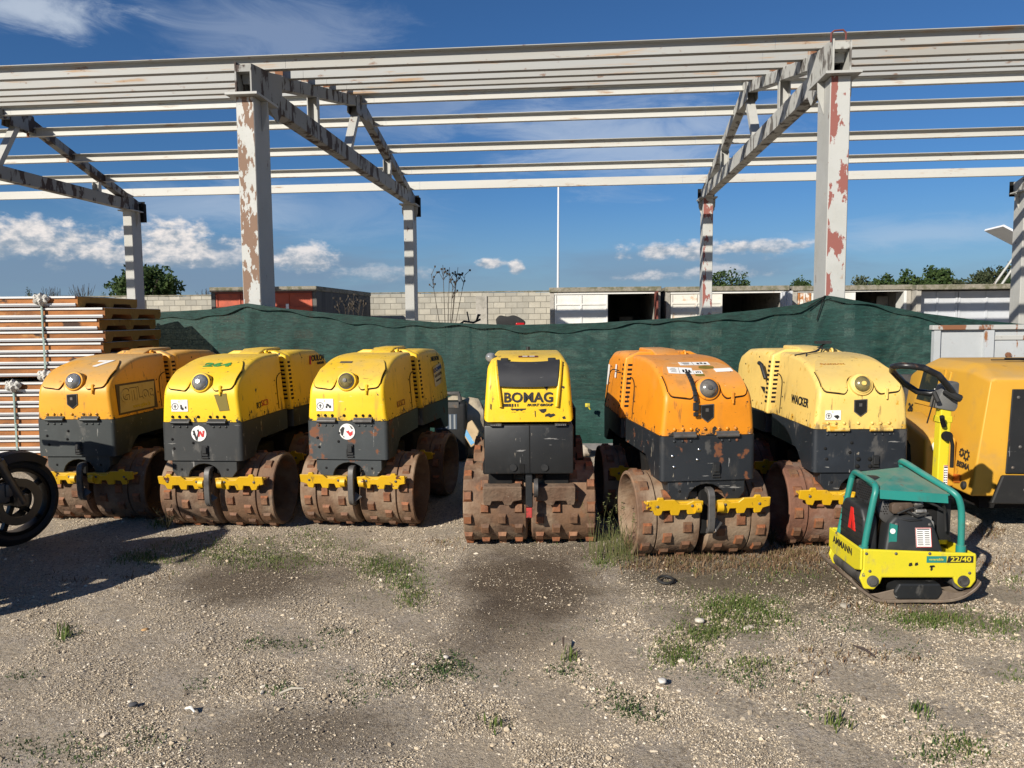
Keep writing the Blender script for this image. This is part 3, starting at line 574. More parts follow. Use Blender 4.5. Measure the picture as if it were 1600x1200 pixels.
def wallmat():
    m=bpy.data.materials.new('concrete_block_wall'); m.use_nodes=True; n=m.node_tree.nodes; L=m.node_tree.links; p=n['Principled BSDF']; p.inputs['Roughness'].default_value=.95
    tc=n.new('ShaderNodeTexCoord'); mp=n.new('ShaderNodeMapping'); mp.inputs['Rotation'].default_value=(R(90),0,0); L.new(tc.outputs['Object'],mp.inputs[0])
    b=n.new('ShaderNodeTexBrick'); b.inputs['Scale'].default_value=1; b.inputs['Brick Width'].default_value=.41; b.inputs['Row Height'].default_value=.205; b.inputs['Mortar Size'].default_value=.009; b.inputs['Mortar Smooth'].default_value=.3
    b.inputs['Color1'].default_value=(.40,.375,.31,1); b.inputs['Color2'].default_value=(.265,.255,.22,1); b.inputs['Mortar'].default_value=(.16,.15,.125,1); b.inputs['Bias'].default_value=-.1
    L.new(mp.outputs[0],b.inputs['Vector'])
    no=n.new('ShaderNodeTexNoise'); no.inputs['Scale'].default_value=2.6; no.inputs['Detail'].default_value=9; no.inputs['Roughness'].default_value=.7; L.new(tc.outputs['Object'],no.inputs['Vector'])
    mr=n.new('ShaderNodeMapRange'); mr.inputs['From Min'].default_value=.42; mr.inputs['From Max'].default_value=.72; mr.inputs['To Max'].default_value=.55; L.new(no.outputs['Fac'],mr.inputs['Value'])
    mx=n.new('ShaderNodeMix'); mx.data_type='RGBA'; L.new(mr.outputs[0],mx.inputs[0]); L.new(b.outputs['Color'],mx.inputs[6]); mx.inputs[7].default_value=(.20,.185,.15,1)
    L.new(mx.outputs[2],p.inputs['Base Color'])
    bu=n.new('ShaderNodeBump'); bu.inputs['Strength'].default_value=.8; bu.inputs['Distance'].default_value=.012; bu.invert=True; L.new(b.outputs['Fac'],bu.inputs['Height'])
    bu2=n.new('ShaderNodeBump'); bu2.inputs['Strength'].default_value=.4; bu2.inputs['Distance'].default_value=.01; L.new(no.outputs['Fac'],bu2.inputs['Height']); L.new(bu.outputs[0],bu2.inputs['Normal']); L.new(bu2.outputs[0],p.inputs['Normal'])
    return m
bw=thing('block_wall','long grey concrete block boundary wall at the back of the yard','wall',(0,27.1,0),-YAW)
m=MB(); xs=np.arange(-34,12.3,.41)
for x in xs:
    h=2.385+random.uniform(-.012,.012); m.bb(x,x+.41,0,.2,-.1,h)
m.build('blockwork',wallmat(),bw,smooth=0)
m=MB(); m.bb(-34,12.3,-.02,.22,2.40,2.44); o=m.build('coping',CONM,bw,smooth=0)
for x in(-1.05,-13.6,6.2):
    m=MB(); m.bb(x-.2,x+.2,-.045,-.001,-.1,2.28); m.build('pilaster',CON,bw,smooth=0,bev=.01,seg=1)
def garage(name,label,x0,x1,depth,h,yl,openx=None,side=CON,front=CON,top=CONM):
    """a concrete box garage; x0..x1 at the front line, local axes turned with the row"""
    t=thing(name,label,'garage',((x0+x1)/2,yl,0),-YAW); w=(x1-x0)/2
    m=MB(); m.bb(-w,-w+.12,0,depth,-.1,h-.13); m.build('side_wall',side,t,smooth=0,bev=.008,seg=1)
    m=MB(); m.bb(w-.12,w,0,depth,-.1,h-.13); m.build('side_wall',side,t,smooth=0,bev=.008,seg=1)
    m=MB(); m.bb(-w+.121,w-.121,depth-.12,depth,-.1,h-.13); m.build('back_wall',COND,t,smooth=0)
    m=MB(); m.bb(-w-.02,w+.02,-.05,depth+.02,h-.129,h); m.build('roof_slab',top,t,smooth=0,bev=.012,seg=1)
    return t,w
def leaf(t,x0,x1,z1,mt,panels,name='door_leaf',y=.03,fr=None):
    m=MB(); m.bb(x0,x1,y,y+.04,.06,z1); o=m.build(name,mt,t,smooth=0)
    b=MB()
    for zz in panels: b.bb(x0+.05,x1-.05,y-.022,y-.001,zz-.022,zz+.022)
    n=max(2,int((x1-x0)/.6)); 
    for k in range(n+1):
        xx=x0+.03+(x1-x0-.06)*k/n
        b.bb(xx-.022,xx+.022,y-.023,y-.0015,.08,z1-.02)
    b.build('frame_bars',fr or mt,o,smooth=0); return o
yl=lambda px,D: at(px,470,D)
gx=lambda px,D: at(px,470,D).x
# red garage, nearer on the left
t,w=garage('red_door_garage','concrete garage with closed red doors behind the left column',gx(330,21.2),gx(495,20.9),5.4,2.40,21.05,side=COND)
leaf(t,-w+.125,0-.005,2.22,RDOOR,(.4,1.0,1.55,1.85),fr=RDOOR); leaf(t,.005,w-.125,2.22,RDOOR,(.4,1.0,1.55,1.85),fr=RDOOR)
m=MB(); m.bb(-w+.121,w-.121,-.01,.028,2.221,2.27); m.build('door_frame',RDK,t,smooth=0)
m=MB(); m.bb(.62,.70,-.004,.004,1.72,1.93); m.build('notice',WHT,t,smooth=0)
# white garages in a row on the right
D1,D2=21.0,20.6
t,w=garage('open_white_garage','white garage with left door shut and dark open right half, left of the right column',gx(859,21.2),gx(1032,21.0),5.4,2.31,21.1)
leaf(t,-w+.125,-w+1.58,2.12,WDOOR,(1.32,1.62,1.85))
m=MB(); m.bb(-w+.121,w-.121,0,.028,2.121,2.178); m.build('lintel',WDOOR,t,smooth=0)
m=MB(); m.bb(w-.165,w-.122,-.62,.02,.06,2.16); o=m.build('door_leaf',RDK,t,smooth=0); tag(o,'dark red edged door leaf swung open')
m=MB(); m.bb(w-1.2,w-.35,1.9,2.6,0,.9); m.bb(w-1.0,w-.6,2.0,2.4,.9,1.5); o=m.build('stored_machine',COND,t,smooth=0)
t,w=garage('rusty_white_garage','white garage with rust stained left door and open dark doorway behind the right far column',gx(1039,21.0),gx(1230,20.7),5.4,2.29,20.75)
leaf(t,-w+.125,-w+1.50,2.10,WRUST,(1.36,1.62,1.85))
m=MB(); m.bb(-w+.121,w-.121,0,.028,2.101,2.158); m.build('lintel',WDOOR,t,smooth=0)
m=MB(); m.bb(w-.20,w-.13,-.9,-.02,.1,2.12)
for k in range(4): m.bb(w-.225,w-.201,-.88+k*.25,-.80+k*.25,.1,2.1)
o=m.build('door_leaf',GDOOR,t,smooth=0)
t,w=garage('half_open_white_garage','white garage with rust patched door and open dark half behind the right near column',gx(1238,20.6),gx(1423,20.35),5.4,2.27,20.45)
leaf(t,-w+.125,-w+.48,2.10,RRUST,(1.4,)); leaf(t,-w+.49,-w+1.62,2.10,WDOOR,(1.4,1.7))
m=MB(); m.bb(-w+.121,w-.121,0,.028,2.101,2.158); m.build('lintel',WDOOR,t,smooth=0)
m=MB(); m.bb(w-.19,w-.122,-.02,.5,.06,2.10); o=m.build('door_leaf',WDOOR,t,smooth=0)
m=MB(); m.prism([(w-.6,.3),(w-.125,.3),(w-.125,2.0),(w-.42,2.0)],lambda u,v,k:(u,k,v),1.2,1.24); m.build('inner_panel',CON,t,smooth=0)
t,w=garage('grey_door_garage','garage with closed pale grey double doors set back under its roof slab at far right',gx(1426,20.2),gx(1596,20.0),5.4,2.25,19.9)
leaf(t,-w+.125,-.2,2.09,GDOOR,(),y=.30); leaf(t,-.19,w-.125,2.09,GDOOR,(),y=.30)
t,w=garage('plain_white_garage','white garage with closed doors at the right edge of the row',gx(1600,19.9),gx(1780,19.7),5.4,2.22,19.75); leaf(t,-w+.125,w-.125,2.05,WDOOR,(1.3,1.6))
# slim white mast and the solar panel
m=MB(); p=at(871,470,30); m.cyl((p.x,30,-.1),(p.x+.06,30,at(873,282,30).z),.055,.035,10); m.build('mast',mat('galvanised_mast',(.6,.6,.6),.5),None); tag(bpy.data.objects['mast'],'slim pale mast rising behind the left end of the white garages','mast')
sp=thing('solar_panel','tilted white framed solar panel on pale steel struts at the right edge','solar panel',(at(1590,470,24).x,24,0))
m=MB(); a=at(1553,356,24)-sp.location; b=at(1606,384,24)-sp.location; m.bar((a.x,0,a.z),(b.x+.9,0,b.z-.45),.9,.06,(0,.04,1)); m.build('panel',[mat('panel_white',(.7,.71,.73),.3)],sp,smooth=0)
m=MB()
for p,q in(((1548,452),(1594,392)),((1560,452),(1600,398)),((1580,452),(1600,372)),((1575,372),(1592,400)),((1590,452),(1604,420))):
    A=at(p[0],p[1],24)-sp.location; B=at(q[0],q[1],24)-sp.location; m.tube([(A.x,0,A.z-1.2 if p[1]>440 else A.z),(A.x,0,A.z),(B.x,.1,B.z)],.035,6)
m.build('strut',COLG,sp)

# ------------------------------------------------------------------ trees
TRL=[leaf_mat('tree_leaf_%s'%k,c,.2) for k,c in(('fresh',[(.020,.042,.012),(.035,.065,.016),(.06,.09,.025)]),('dull',[(.030,.045,.022),(.05,.065,.03),(.075,.085,.04)]))]
BARK=mat('bark',(.07,.055,.04),.9,0,[((.03,.025,.02),20,.4,.7,.8,(1,1,.2))],(30,.6,.02))
def tree(px,py_top,w_px,D,label,leafm,n=2600,group=None,hz=1.0,clumps=26,name='tree',sl=.16):
    top=at(px,py_top,D); sc=D/FPX; w=w_px*sc/2; H=top.z
    t=thing(name,label,'tree',(top.x,D,0),0,group)
    tr=MB(); base=H*.28
    tr.tube([(0,0,-.1),(.05*w,0,base*.6),(-.03*w,.02,base),(0,0,H*.7)],[.16*w*.7,.12*w*.7,.09*w*.7,.03*w],8)
    for k in range(7):
        a=k*.9+random.random(); e=random.uniform(.35,.75); tr.tube([(0,0,base*(.8+.1*k*.5)),(math.cos(a)*w*.3,math.sin(a)*w*.3,base+(H-base)*e*.55),(math.cos(a)*w*.62,math.sin(a)*w*.6,base+(H-base)*e)],[.05*w,.03*w,.012*w],6)
    tr.build('trunk',BARK,t)
    V=[];F=[]; cz=base+(H-base)*.5; rz=(H-base)*.5*hz
    cl=[]
    for k in range(clumps):
        d=rng.normal(0,1,3); d/=np.linalg.norm(d); r=rng.uniform(.35,.88); cl.append((d[0]*w*r,d[1]*w*r,cz+d[2]*rz*r*.95,rng.uniform(.18,.42)))
    per=n//clumps
    for cx,cy,cz2,cr in cl:
        for k in range(int(per*cr/.3)):
            d=rng.normal(0,1,3); d/=np.linalg.norm(d); r=cr*rng.random()**.45
            x,y,z=cx+d[0]*w*r,cy+d[1]*w*r,cz2+d[2]*rz*r; s=sl*rng.uniform(.5,1.2)*w/2.4
            a=Vector(rng.normal(0,1,3)).normalized(); b_=a.cross(Vector(rng.normal(0,1,3))).normalized(); q=len(V); P=Vector((x,y,z))
            V+=[P-a*s,P+b_*s*.55,P+a*s,P-b_*s*.55]; F.append((q,q+1,q+2,q+3))
    o=mesh_np('crown',[tuple(v) for v in V],F,leafm); o.parent=t; return t
tree(226,409,112,58,'dense green broadleaf tree beyond the wall at left, behind the leftmost far column',TRL[0],5200,clumps=46)
tree(1138,419,74,62,'rounded green tree above the garages just right of the far right column',TRL[0],5200,clumps=44)
GR='trees beyond the garages'
for px,py,w,l,lm in ((1252,436,34,'small round green treetop just left of the near right column',TRL[0]),(1350,437,40,'low treetop just right of the near right column',TRL[1]),(1385,434,46,'low treetop over the dark open garage at right',TRL[0]),(1424,426,48,'left of the two tall bushy treetops over the grey door garage',TRL[0]),(1462,421,56,'right of the two tall bushy treetops over the grey door garage',TRL[0]),(1498,436,40,'low treetop between the tall bushy one and the olive scrub',TRL[1]),(1528,428,42,'olive scrubby treetop left of the solar panel',TRL[1]),(1564,420,60,'thin straggly tree under the solar panel',TRL[1]),(1592,432,40,'dark treetop at right edge beside the column',TRL[0])):
    tree(px,py-6,w*1.4,64+random.uniform(-4,4),l,lm,5200,GR,clumps=46,sl=.22)
tree(48,446,22,70,'tiny treetop above the stacked panels at far left',TRL[1],500,clumps=8,sl=.3); tree(163,448,16,70,'tiny conifer shaped treetop just left of the big tree',TRL[0],400,clumps=8,sl=.3)
for k,(px,py,w) in enumerate(((82,448,40),(128,444,52),(318,452,30))):
    D=66; top=at(px,py,D); t=thing('bare_shrub',['bare twiggy shrub above the panels at far left','wide bare twiggy shrub above the middle of the panels','bare twigs left of the red door garage'][k],'shrub',(top.x,D,0)); m=MB(); ww=w*D/FPX/2
    for i in range(34):
        a=random.uniform(-1,1); x=a*ww*random.uniform(.4,1); m.tube([(x*.25,random.uniform(-.2,.2),0),(x*.7,random.uniform(-.3,.3),top.z*.7),(x+random.uniform(-.2,.2),random.uniform(-.4,.4),top.z*random.uniform(.85,1.02))],[.03,.02,.012],4)
    m.build('twigs',BARK,t)
# dead flower stalks behind the net
def stalks(px0,pybase,tips,D,label):
    b=at(px0,pybase,D); t=thing('dead_weed',label,'dry weed',(b.x,D,0)); m=MB(); hd=MB()
    for x,y in tips:
        p=at(x,y,D)-t.location; mid=Vector((p.x*.45,random.uniform(-.05,.05),p.z*.62)); m.tube([(0,0,0),mid,(p.x,random.uniform(-.1,.1),p.z)],[.010,.006,.0035],5)
        for k in range(5):
            f=random.uniform(.72,1); q=mid.lerp(Vector((p.x,0,p.z)),f); e=q+Vector((random.uniform(-.10,.10),random.uniform(-.05,.05),random.uniform(.05,.13))); m.tube([q,e],[.005,.003],4)
            hd.box(e,(.022,.022,.03),Matrix.Translation(e)@Matrix.Rotation(random.random(),4,'Z')@Matrix.Translation(-e))
    m.v+=[]; m.add(hd.v,hd.f); m.build('stem',BARK,t)
stalks(697,510,((674,428),(692,414),(703,418),(716,418),(726,430),(708,445),(712,436)),12,'tall branching dead weed in front of the block wall, left of centre')
stalks(548,512,((528,470),(538,474),(552,468),(562,474),(570,466),(545,482)),12,'small branching dead weed in front of the dark garage side')
# saddle and tail of a scooter parked behind the net
D=11.5; p=at(798,507,D)
sc_=thing('scooter','black scooter saddle with red tail light showing above the net','scooter',(p.x,D,0))
z0=p.z
m=MB(); P=crom([(-.22,.06),(-.16,.115),(-.05,.10),(.05,.115),(.17,.06),(.22,.0),(.15,-.05),(-.10,-.06),(-.21,-.02)],4); m.prism([(v[0],v[1]+z0+.02) for v in P],lambda u,v,w:(u,w,v),-.12,.12); m.build('saddle',RUB,sc_,bev=.03)
m=MB(); m.box((.14,-.135,z0+.0),(.13,.05,.05)); m.build('tail_light',REDL,sc_,bev=.012)
m=MB(); m.box((0,.02,z0-.35),(.34,.2,.5),tx=.7); m.box((0,.02,z0-.8),(.3,.25,.3)); m.build('body',BLK,sc_,bev=.03)
for x in(-.45,.45):
    m=MB(); m.lathe([(.16,-.05),(.25,-.05),(.27,0),(.25,.05),(.16,.05)],(x,.02,.27),(0,1,0),24,closed=False); m.build('wheel',RUB,sc_)
m=MB(); m.bar((-.45,.02,.3),(.45,.02,.3),.1,.1); m.bar((0,.02,.28),(0,.02,z0-.6),.16,.12,(0,1,0)); m.build('chassis',BLK,sc_)
b=at(735,507,12); hb=thing('bicycle','black bicycle handlebar and brake levers just showing above the net','bicycle',(b.x,12,0)); zz=b.z
m=MB(); m.tube([(-.2,0,zz-.02),(-.1,0,zz+.05),(.05,0,zz+.03),(.16,0,zz+.08)],.018,6); m.tube([(-.02,0,zz+.05),(-.05,0,zz+.20)],.012,6); m.tube([(.1,0,zz+.06),(.13,-.05,zz+.15),(.16,-.05,zz+.14)],.02,6); m.build('handlebar',BLK,hb)
m=MB(); m.tube([(0,0,zz),(0,.1,.5)],.02,6); m.tube([(0,.1,.5),(0,.9,.5),(0,.6,.9),(0,.1,.8)],.02,6); m.build('bicycle_frame',BLK,hb)
for y in(-.05,1.0):
    m=MB(); m.tube([(0,y+.33*math.cos(a),.33+.33*math.sin(a)) for a in np.linspace(0,2*PI,32,endpoint=False)],.02,6,True); m.build('wheel',RUB,hb)
m=MB(); c=gp(930,688); m.prism([(c.x-.55,c.y+.25),(c.x+.9,c.y+.2),(c.x+.85,c.y-.1),(c.x+.3,c.y-.18),(c.x-.5,c.y-.12)],lambda u,v,w:(u,v,w),0,.07); tag(m.build('pale_ground_strip',mat('pale_ground',(.6,.59,.55),.9,0,[((.45,.43,.38),8,.4,.7,.7)],(30,.4,.01)),None,bev=.02),kind='structure')  # raised pale slab added for the bright sunlit ground beyond the net
# ------------------------------------------------------------------ trench rollers
def drum(parent,y,x0,x1,r,m,grooves,pads,pitch,phase=0,open_in=True,ph=.014,n=48,inm=None):
    """one drum shell with lugs on it; outer end recessed, lugs in staggered columns"""
    b=MB(); s=1 if x1>0 else -1      # s: outer side sign
    xo=max(x0,x1) if s>0 else min(x0,x1); xi=min(x0,x1) if s>0 else max(x0,x1)
    prof=[(.02,xi),(r-.02,xi),(r,xi+s*.012)]
    for g in sorted(grooves,key=lambda q:abs(q)):
        g=abs(g)*s; prof+= [(r,g-s*.006),(r-.014,g-s*.004),(r-.014,g+s*.004),(r,g+s*.006)]
    prof+=[(r,xo-s*.006),(r-.005,xo),(r-.020,xo),(r-.024,xo-s*.012),(r-.03,xo-s*.20),(.12,xo-s*.20),(.11,xo-s*.15),(.02,xo-s*.15)]
    b.lathe(prof,(0,y,r),(1,0,0),n)
    k=0
    for x in pads:
        for i in range(pitch):
            a=2*PI*(i+(.5 if k%2 else 0))/pitch+phase
            M=Matrix.Translation((x,y,r))@Matrix.Rotation(a,4,'X')@Matrix.Translation((0,0,r+ph/2-.004))
            b.box((0,0,0),(.058,.078,ph+.008),M,1,.74,.60)
        k+=1
    return b.build('drum',[m,PADM],parent,smooth=30)
def sticker(parent,c,n,w,h,up=(0,0,1),marks=0,name='sticker',m=None,ink=None):
    M=frame(c,n,up); b=MB(); b.box((0,0,.0012),(w,h,.0016),M)
    rr=random.Random(int(c[0]*1000)+marks)
    if marks==1:    # warning pictograms: ringed figure left, paper pictures right
        for i in range(14):
            a=2*PI*i/14; b.box((-w*.27+math.cos(a)*h*.27,-h*.08+math.sin(a)*h*.27,.0026),(h*.11,h*.05,.0008),M@Matrix.Translation((-w*.27+math.cos(a)*h*.27,-h*.08+math.sin(a)*h*.27,0))@Matrix.Rotation(a+PI/2,4,'Z')@Matrix.Translation((w*.27-math.cos(a)*h*.27,h*.08-math.sin(a)*h*.27,0)),1)
        b.box((-w*.27,-h*.08,.0026),(h*.09,h*.32,.0008),M,1); b.box((-w*.27,-h*.05,.0027),(h*.26,h*.05,.0008),M,1)
        for k in range(7): b.box((w*(.08+.3*rr.random()),h*(-.3+.35*rr.random()),.0026+k*1e-4),(w*.10,h*.12*(1+rr.random()),.0008),M,1)
        b.prism([(-w*.06,h*.28),(w*.02,h*.28),(-w*.02,h*.43)],lambda u,v,q:M@Vector((u,v,q)),.002,.003,2)
    if marks==2:
        b.box((-w*.05,0,.0026),(w*.012,h*.9,.0008),M,1)
        for k in range(3): b.box((w*(.12+.12*k),-h*.08+h*.1*(k%2),.0027),(w*.08,h*.42,.0008),M,1)
        for k in range(5): b.box((-w*.28,h*(.28-.14*k),.0026),(w*.28*(.6+.4*rr.random()),h*.03,.0008),M,1)
    if marks==3:    # table of small print with a red rule
        for k in range(8):
            b.box((-w*.22,h*(.30-.095*k),.0026),(w*.36,h*.035,.0008),M,1); b.box((w*.22,h*(.30-.095*k),.0026),(w*.30,h*.035,.0008),M,1)
        b.box((0,h*.42,.0026),(w*.8,h*.05,.0008),M,1)
        for x in(-.48,.48): b.box((x*w,0,.0026),(w*.03,h*.98,.0008),M,2)
        for y in(-.48,.48): b.box((0,y*h,.0026),(w*.98,h*.03,.0008),M,2)
    return b.build(name,[m or WHT,ink or INK,mat('label_yellow_'+name,(.7,.45,.03),.5) if marks==1 else REDINK],parent,smooth=0)
FH=[(-.30,.785),(-.303,.90),(-.296,1.005),(-.24,1.075),(-.13,1.135),(.00,1.180),(.14,1.208),(.32,1.220),(.53,1.222)]
PF=crom(FH,5)
SL=[0]
for a,b in zip(PF[:-1],PF[1:]): SL.append(SL[-1]+(b-a).length)
def prof(s):
    s=max(0,min(SL[-1]-1e-6,s)); i=next(k for k in range(len(SL)-1) if SL[k+1]>s); t=(s-SL[i])/(SL[i+1]-SL[i]); p=PF[i].lerp(PF[i+1],t)
    a=PF[max(i-1,0)]; b=PF[min(i+2,len(PF)-1)]; d=(b-a).normalized(); return p.x,p.y,-d.y*(1),d.x
def surf(x,s,off=0):
    y,z,ny,nz=prof(s); return Vector((x,y+ny*off,z+nz*off)),Vector((0,ny,nz))
WB,TUM=.285,.085
def hw(z): return WB-(z-.785)*TUM-(max(0,z-1.05)**2)*.15
def make_hood(parent,m,pts,w_of,name='hood',bev=.042):
    b=MB(); n=len(pts)
    vs=[(-w_of(p[1]),p[0],p[1]) for p in pts]+[(w_of(p[1]),p[0],p[1]) for p in pts]
    fs=[tuple(range(n)),tuple(range(2*n-1,n-1,-1))]+[(i,i+1,n+i+1,n+i) for i in range(n-1)]+[(n-1,0,n,2*n-1)]
    b.add(vs,fs)
    return b.build(name,m,parent,bev=bev,smooth=40,seg=5,pred=lambda e:(abs(e.verts[0].co.x-e.verts[1].co.x)<.06) and max(e.verts[0].co.z,e.verts[1].co.z)>.80)
def side_pt(y,z,sg,off=.002):
    n=Vector((sg,0,TUM)).normalized(); return Vector((sg*hw(z),y,z))+n*off,n
def rivets(parent,pts,m,n=(0,-1,0),r=.009,name='rivets',h=.006):
    b=MB(); b.lathe([(r,0),(r*.9,h*.5),(r*.5,h),(.0005,h*1.05)],(0,0,0),Vector(n),10); o=b.build('rivet',m,parent,smooth=60); o.location=pts[0]
    for p in pts[1:]: c=o.copy(); COL.objects.link(c); c.parent=parent; c.location=p
    return o
def add_lens(parent,c,n,r,lens,bez,bm):
    n=Vector(n).normalized(); hs=MB(); hs.lathe([(r*1.42,-.09),(r*1.42,-.004),(r*1.34,.006),(r*1.08,.010),(r*1.06,.0)],c,n,28); o=hs.build('headlight',bm,parent,smooth=40)
    q=MB(); q.lathe([(r*1.05,-.02),(r*1.05,.009),(r*.92,.02),(r*.66,.031),(r*.35,.037),(.001,.039)],c,n,28); q.build('lens',lens,o,smooth=60)
    q=MB()
    q.lathe([(r*1.07,.006),(r*1.12,.014),(r*1.00,.017),(r*.97,.010)],c,n,28,closed=False); q.lathe([(r*.30,.0385),(r*.26,.044),(.001,.045)],c,n,16); q.build('rim',bez,o,smooth=50)
    return o
def curved_patch(name,parent,m,outline_cols,th=.007):
    """panel lying on the hood front: columns (x, s_low, s_high) mapped on its curve"""
    V=[];F=[]; nr=14; K=len(outline_cols)
    for layer in(-.004,th):
        for x,a,b in outline_cols:
            for j in range(nr+1):
                p,n=surf(x,a+(b-a)*j/nr,layer); V.append(tuple(p))
    st=nr+1; off=K*st
    for i in range(K-1):
        for j in range(nr):
            a=i*st+j; F.append((a,a+1,a+st+1,a+st)); F.append((off+a,off+a+st,off+a+st+1,off+a+1))
        F.append((i*st,(i+1)*st,off+(i+1)*st,off+i*st)); a=i*st+nr; F.append((a,off+a,off+a+st,a+st))
    for j in range(nr):
        F.append((j,off+j,off+j+1,j+1)); a=(K-1)*st+j; F.append((a,a+1,off+a+1,off+a))
    b=MB(); b.add(V,F); return b.build(name,m,parent,smooth=50)
def make_roller(label,loc,axis,pm,dm,drm,ds,o):
    t=thing('trench_roller',label,'trench roller',loc,-axis,'trench rollers standing in a row'); rear=[]; dx=o.get('dsh',0)
    # ---- chassis, drums
    m=MB(); m.bb(-.030,.030,-.24,.50,.17,.53); m.bb(-.20,.20,-.20,.46,.40,.535); m.bb(-.12,.12,.40,.78,.30,.50); m.bb(-.030,.030,.70,1.20,.17,.53); m.bb(-.22,.22,.66,1.24,.40,.56); m.cyl((0,.58,.28),(0,.58,.62),.07); m.bb(-.16,.16,.48,.64,.55,1.05)
    m.build('chassis',DK,t,bev=.01,seg=1)
    for y,ph in((0,o.get('ph',0)),(.95,.2)):
        for sg in(-1,1):
            q=drum(t,y,sg*.020,sg*.41,.26,drm,(.29,),(sg*.352,sg*.225,sg*.105),12,ph+(.13 if sg>0 else 0)); q.location.x=dx
            if y>.5: rear.append(q)
    # ---- front cross member: a plate with an arch
    P=[(-.235,.52),(-.235,.44),(-.20,.395),(-.115,.395)]+[(-.115*math.cos(a),.395+.095*math.sin(a)) for a in np.linspace(.15,PI-.15,9)]+[(.115,.395),(.20,.395),(.235,.44),(.235,.52)]
    m=MB(); m.prism(P,lambda u,v,w:(u,w,v),-.285,-.262); m.bb(-.235,-.215,-.26,.05,.44,.52); m.bb(.215,.235,-.26,.05,.44,.52); c=m.build('cross_member',dm,t,smooth=0,bev=.004,seg=1)
    rivets(c,[(-.165,-.286,.45),(.165,-.286,.45)],DK,h=.003)
    # ---- scraper bars with notched lower edge
    def scraper(x0,s,y,f):
        E_=[(a*1.19,.305+(b-.305)*1.12+.005) for a,b in [(0,.395),(0,.345),(.035,.335),(.045,.310),(.075,.306),(.082,.334),(.120,.336),(.128,.308),(.165,.306),(.172,.336),(.205,.336),(.212,.310),(.250,.312),(.258,.335),(.285,.338),(.285,.385),(.235,.388),(.205,.370),(.165,.372),(.140,.395),(.085,.396),(.080,.410),(.055,.410),(.050,.396)]]
        m=MB(); P=[(x0+s*u,v) for u,v in E_]; m.prism(P,lambda u,v,w:(u,y+f*(w-(v-.35)*.25),v),-.010,.010)
        m.bb(min(x0,x0+s*.335),max(x0,x0+s*.335),*sorted((y+f*.001,y+f*.055)),.380,.394)
        sc=m.build('scraper',o.get('sm',SCR),t,smooth=0,bev=.003,seg=1)
        rivets(sc,[(x0+s*u,y-f*.012,.372) for u in(.065,.275)],GREASE,(0,-f,0),.011,h=.008); return sc
    scraper(-.375+dx,1,-.315,1); scraper(.375+dx,-1,-.315,1); rear+=[scraper(x,s_,y,f) for x,s_,y,f in((-.375,1,1.265,-1),(.375,-1,1.265,-1),(.375,-1,.66,1),(-.375,1,.66,1))]
    for s in(-1,1):
        m=MB(); m.bb(s*.075+dx-.018,s*.075+dx+.018,-.31,-.2,.33,.39); m.cyl((s*.050+dx,-.318,.358),(s*.085+dx,-.318,.358),.034,n=14); m.build('scraper_bracket',o.get('sm',SCR),t,smooth=30)
    # ---- tow hook: flat bar bent down in front of the drum gap
    out=crom([(-.27,.470),(-.325,.465),(-.350,.425),(-.356,.33),(-.350,.24),(-.330,.205),(-.295,.19)],4); inn=crom([(-.305,.225),(-.323,.245),(-.330,.33),(-.326,.405),(-.308,.435),(-.27,.442)],4)
    m=MB(); m.prism([(p.x,p.y) for p in out+inn],lambda u,v,w:(w,u,v),-.020+.012+dx*.5,.020+.012+dx*.5); m.add([(.036,-.35,.21),(.036,-.30,.21),(.10,-.30,.255),(.036,-.31,.30)],[(0,1,2),(0,2,3),(0,3,1),(1,3,2)]); m.build('tow_hook',GREASE,t,smooth=35,bev=.004,seg=1)
    # ---- lower bodies
    m=MB(); LP=[(-.302,.515),(-.12,.515),(-.03,.60),(.02,.625),(.53,.625),(.53,.782),(-.302,.782)]
    m.prism(LP,lambda u,v,w:(w,u,v),-.290,.290); lb=m.build('lower_body',dm,t,bev=.03,smooth=40,seg=4,pred=lambda e:abs(e.verts[0].co.z-e.verts[1].co.z)>.05 and min(e.verts[0].co.y,e.verts[1].co.y)<-.25 and abs(e.verts[0].co.x-e.verts[1].co.x)<.01)
    rivets(lb,[(x,-.3025,.752) for x in(-.205,-.155,-.105,.085,.13,.175)],dm); 
    rivets(lb,[(x,-.3025,z) for x,z in((-.215,.665),(-.205,.60),(-.055,.70),(-.065,.64))],o.get('bolt',DK),r=.010)
    lt=o.get('latch',-.01)
    q=MB(); q.box((lt+.03,-.308,.585),(.045,.012,.075)); q.box((lt+.03,-.318,.590),(.032,.012,.045)); q.box((lt+.03,-.309,.536),(.05,.008,.012)); q.box((lt+.006,-.309,.56),(.008,.008,.06)); q.build('latch',BLK,lb,bev=.003,seg=1)
    m=MB(); LR=[(.66,.625),(1.15,.625),(1.25,.52),(1.41,.52),(1.41,.775),(.66,.775)]; m.prism(LR,lambda u,v,w:(w,u,v),-.30,.30); lr=m.build('lower_body',dm,t,bev=.02,smooth=40,seg=2,pred=lambda e:abs(e.verts[0].co.x-e.verts[1].co.x)<.01 and abs(e.verts[0].co.z-e.verts[1].co.z)>.05)
    # ---- hoods
    h=make_hood(t,pm,[(p.x,p.y) for p in PF]+[(.53,.785)],hw)
    hr=make_hood(t,pm,[(.66,.78),(.66,1.14),(.672,1.20),(.72,1.225),(.95,1.235),(1.22,1.22),(1.36,1.17),(1.41,1.10),(1.42,.78)],lambda z:hw(z)+.016,bev=.05)
    # vent flange facing the gap, with slots down both edges
    fw=lambda z:hw(z)+.030
    zz=[.77,.9,1.05,1.14,1.20]; P=[(-fw(z),z) for z in zz]+[(-.18,1.242),(.18,1.242)]+[(fw(z),z) for z in zz[::-1]]
    m=MB(); m.prism(P,lambda u,v,w:(u,w,v),.595,.659)
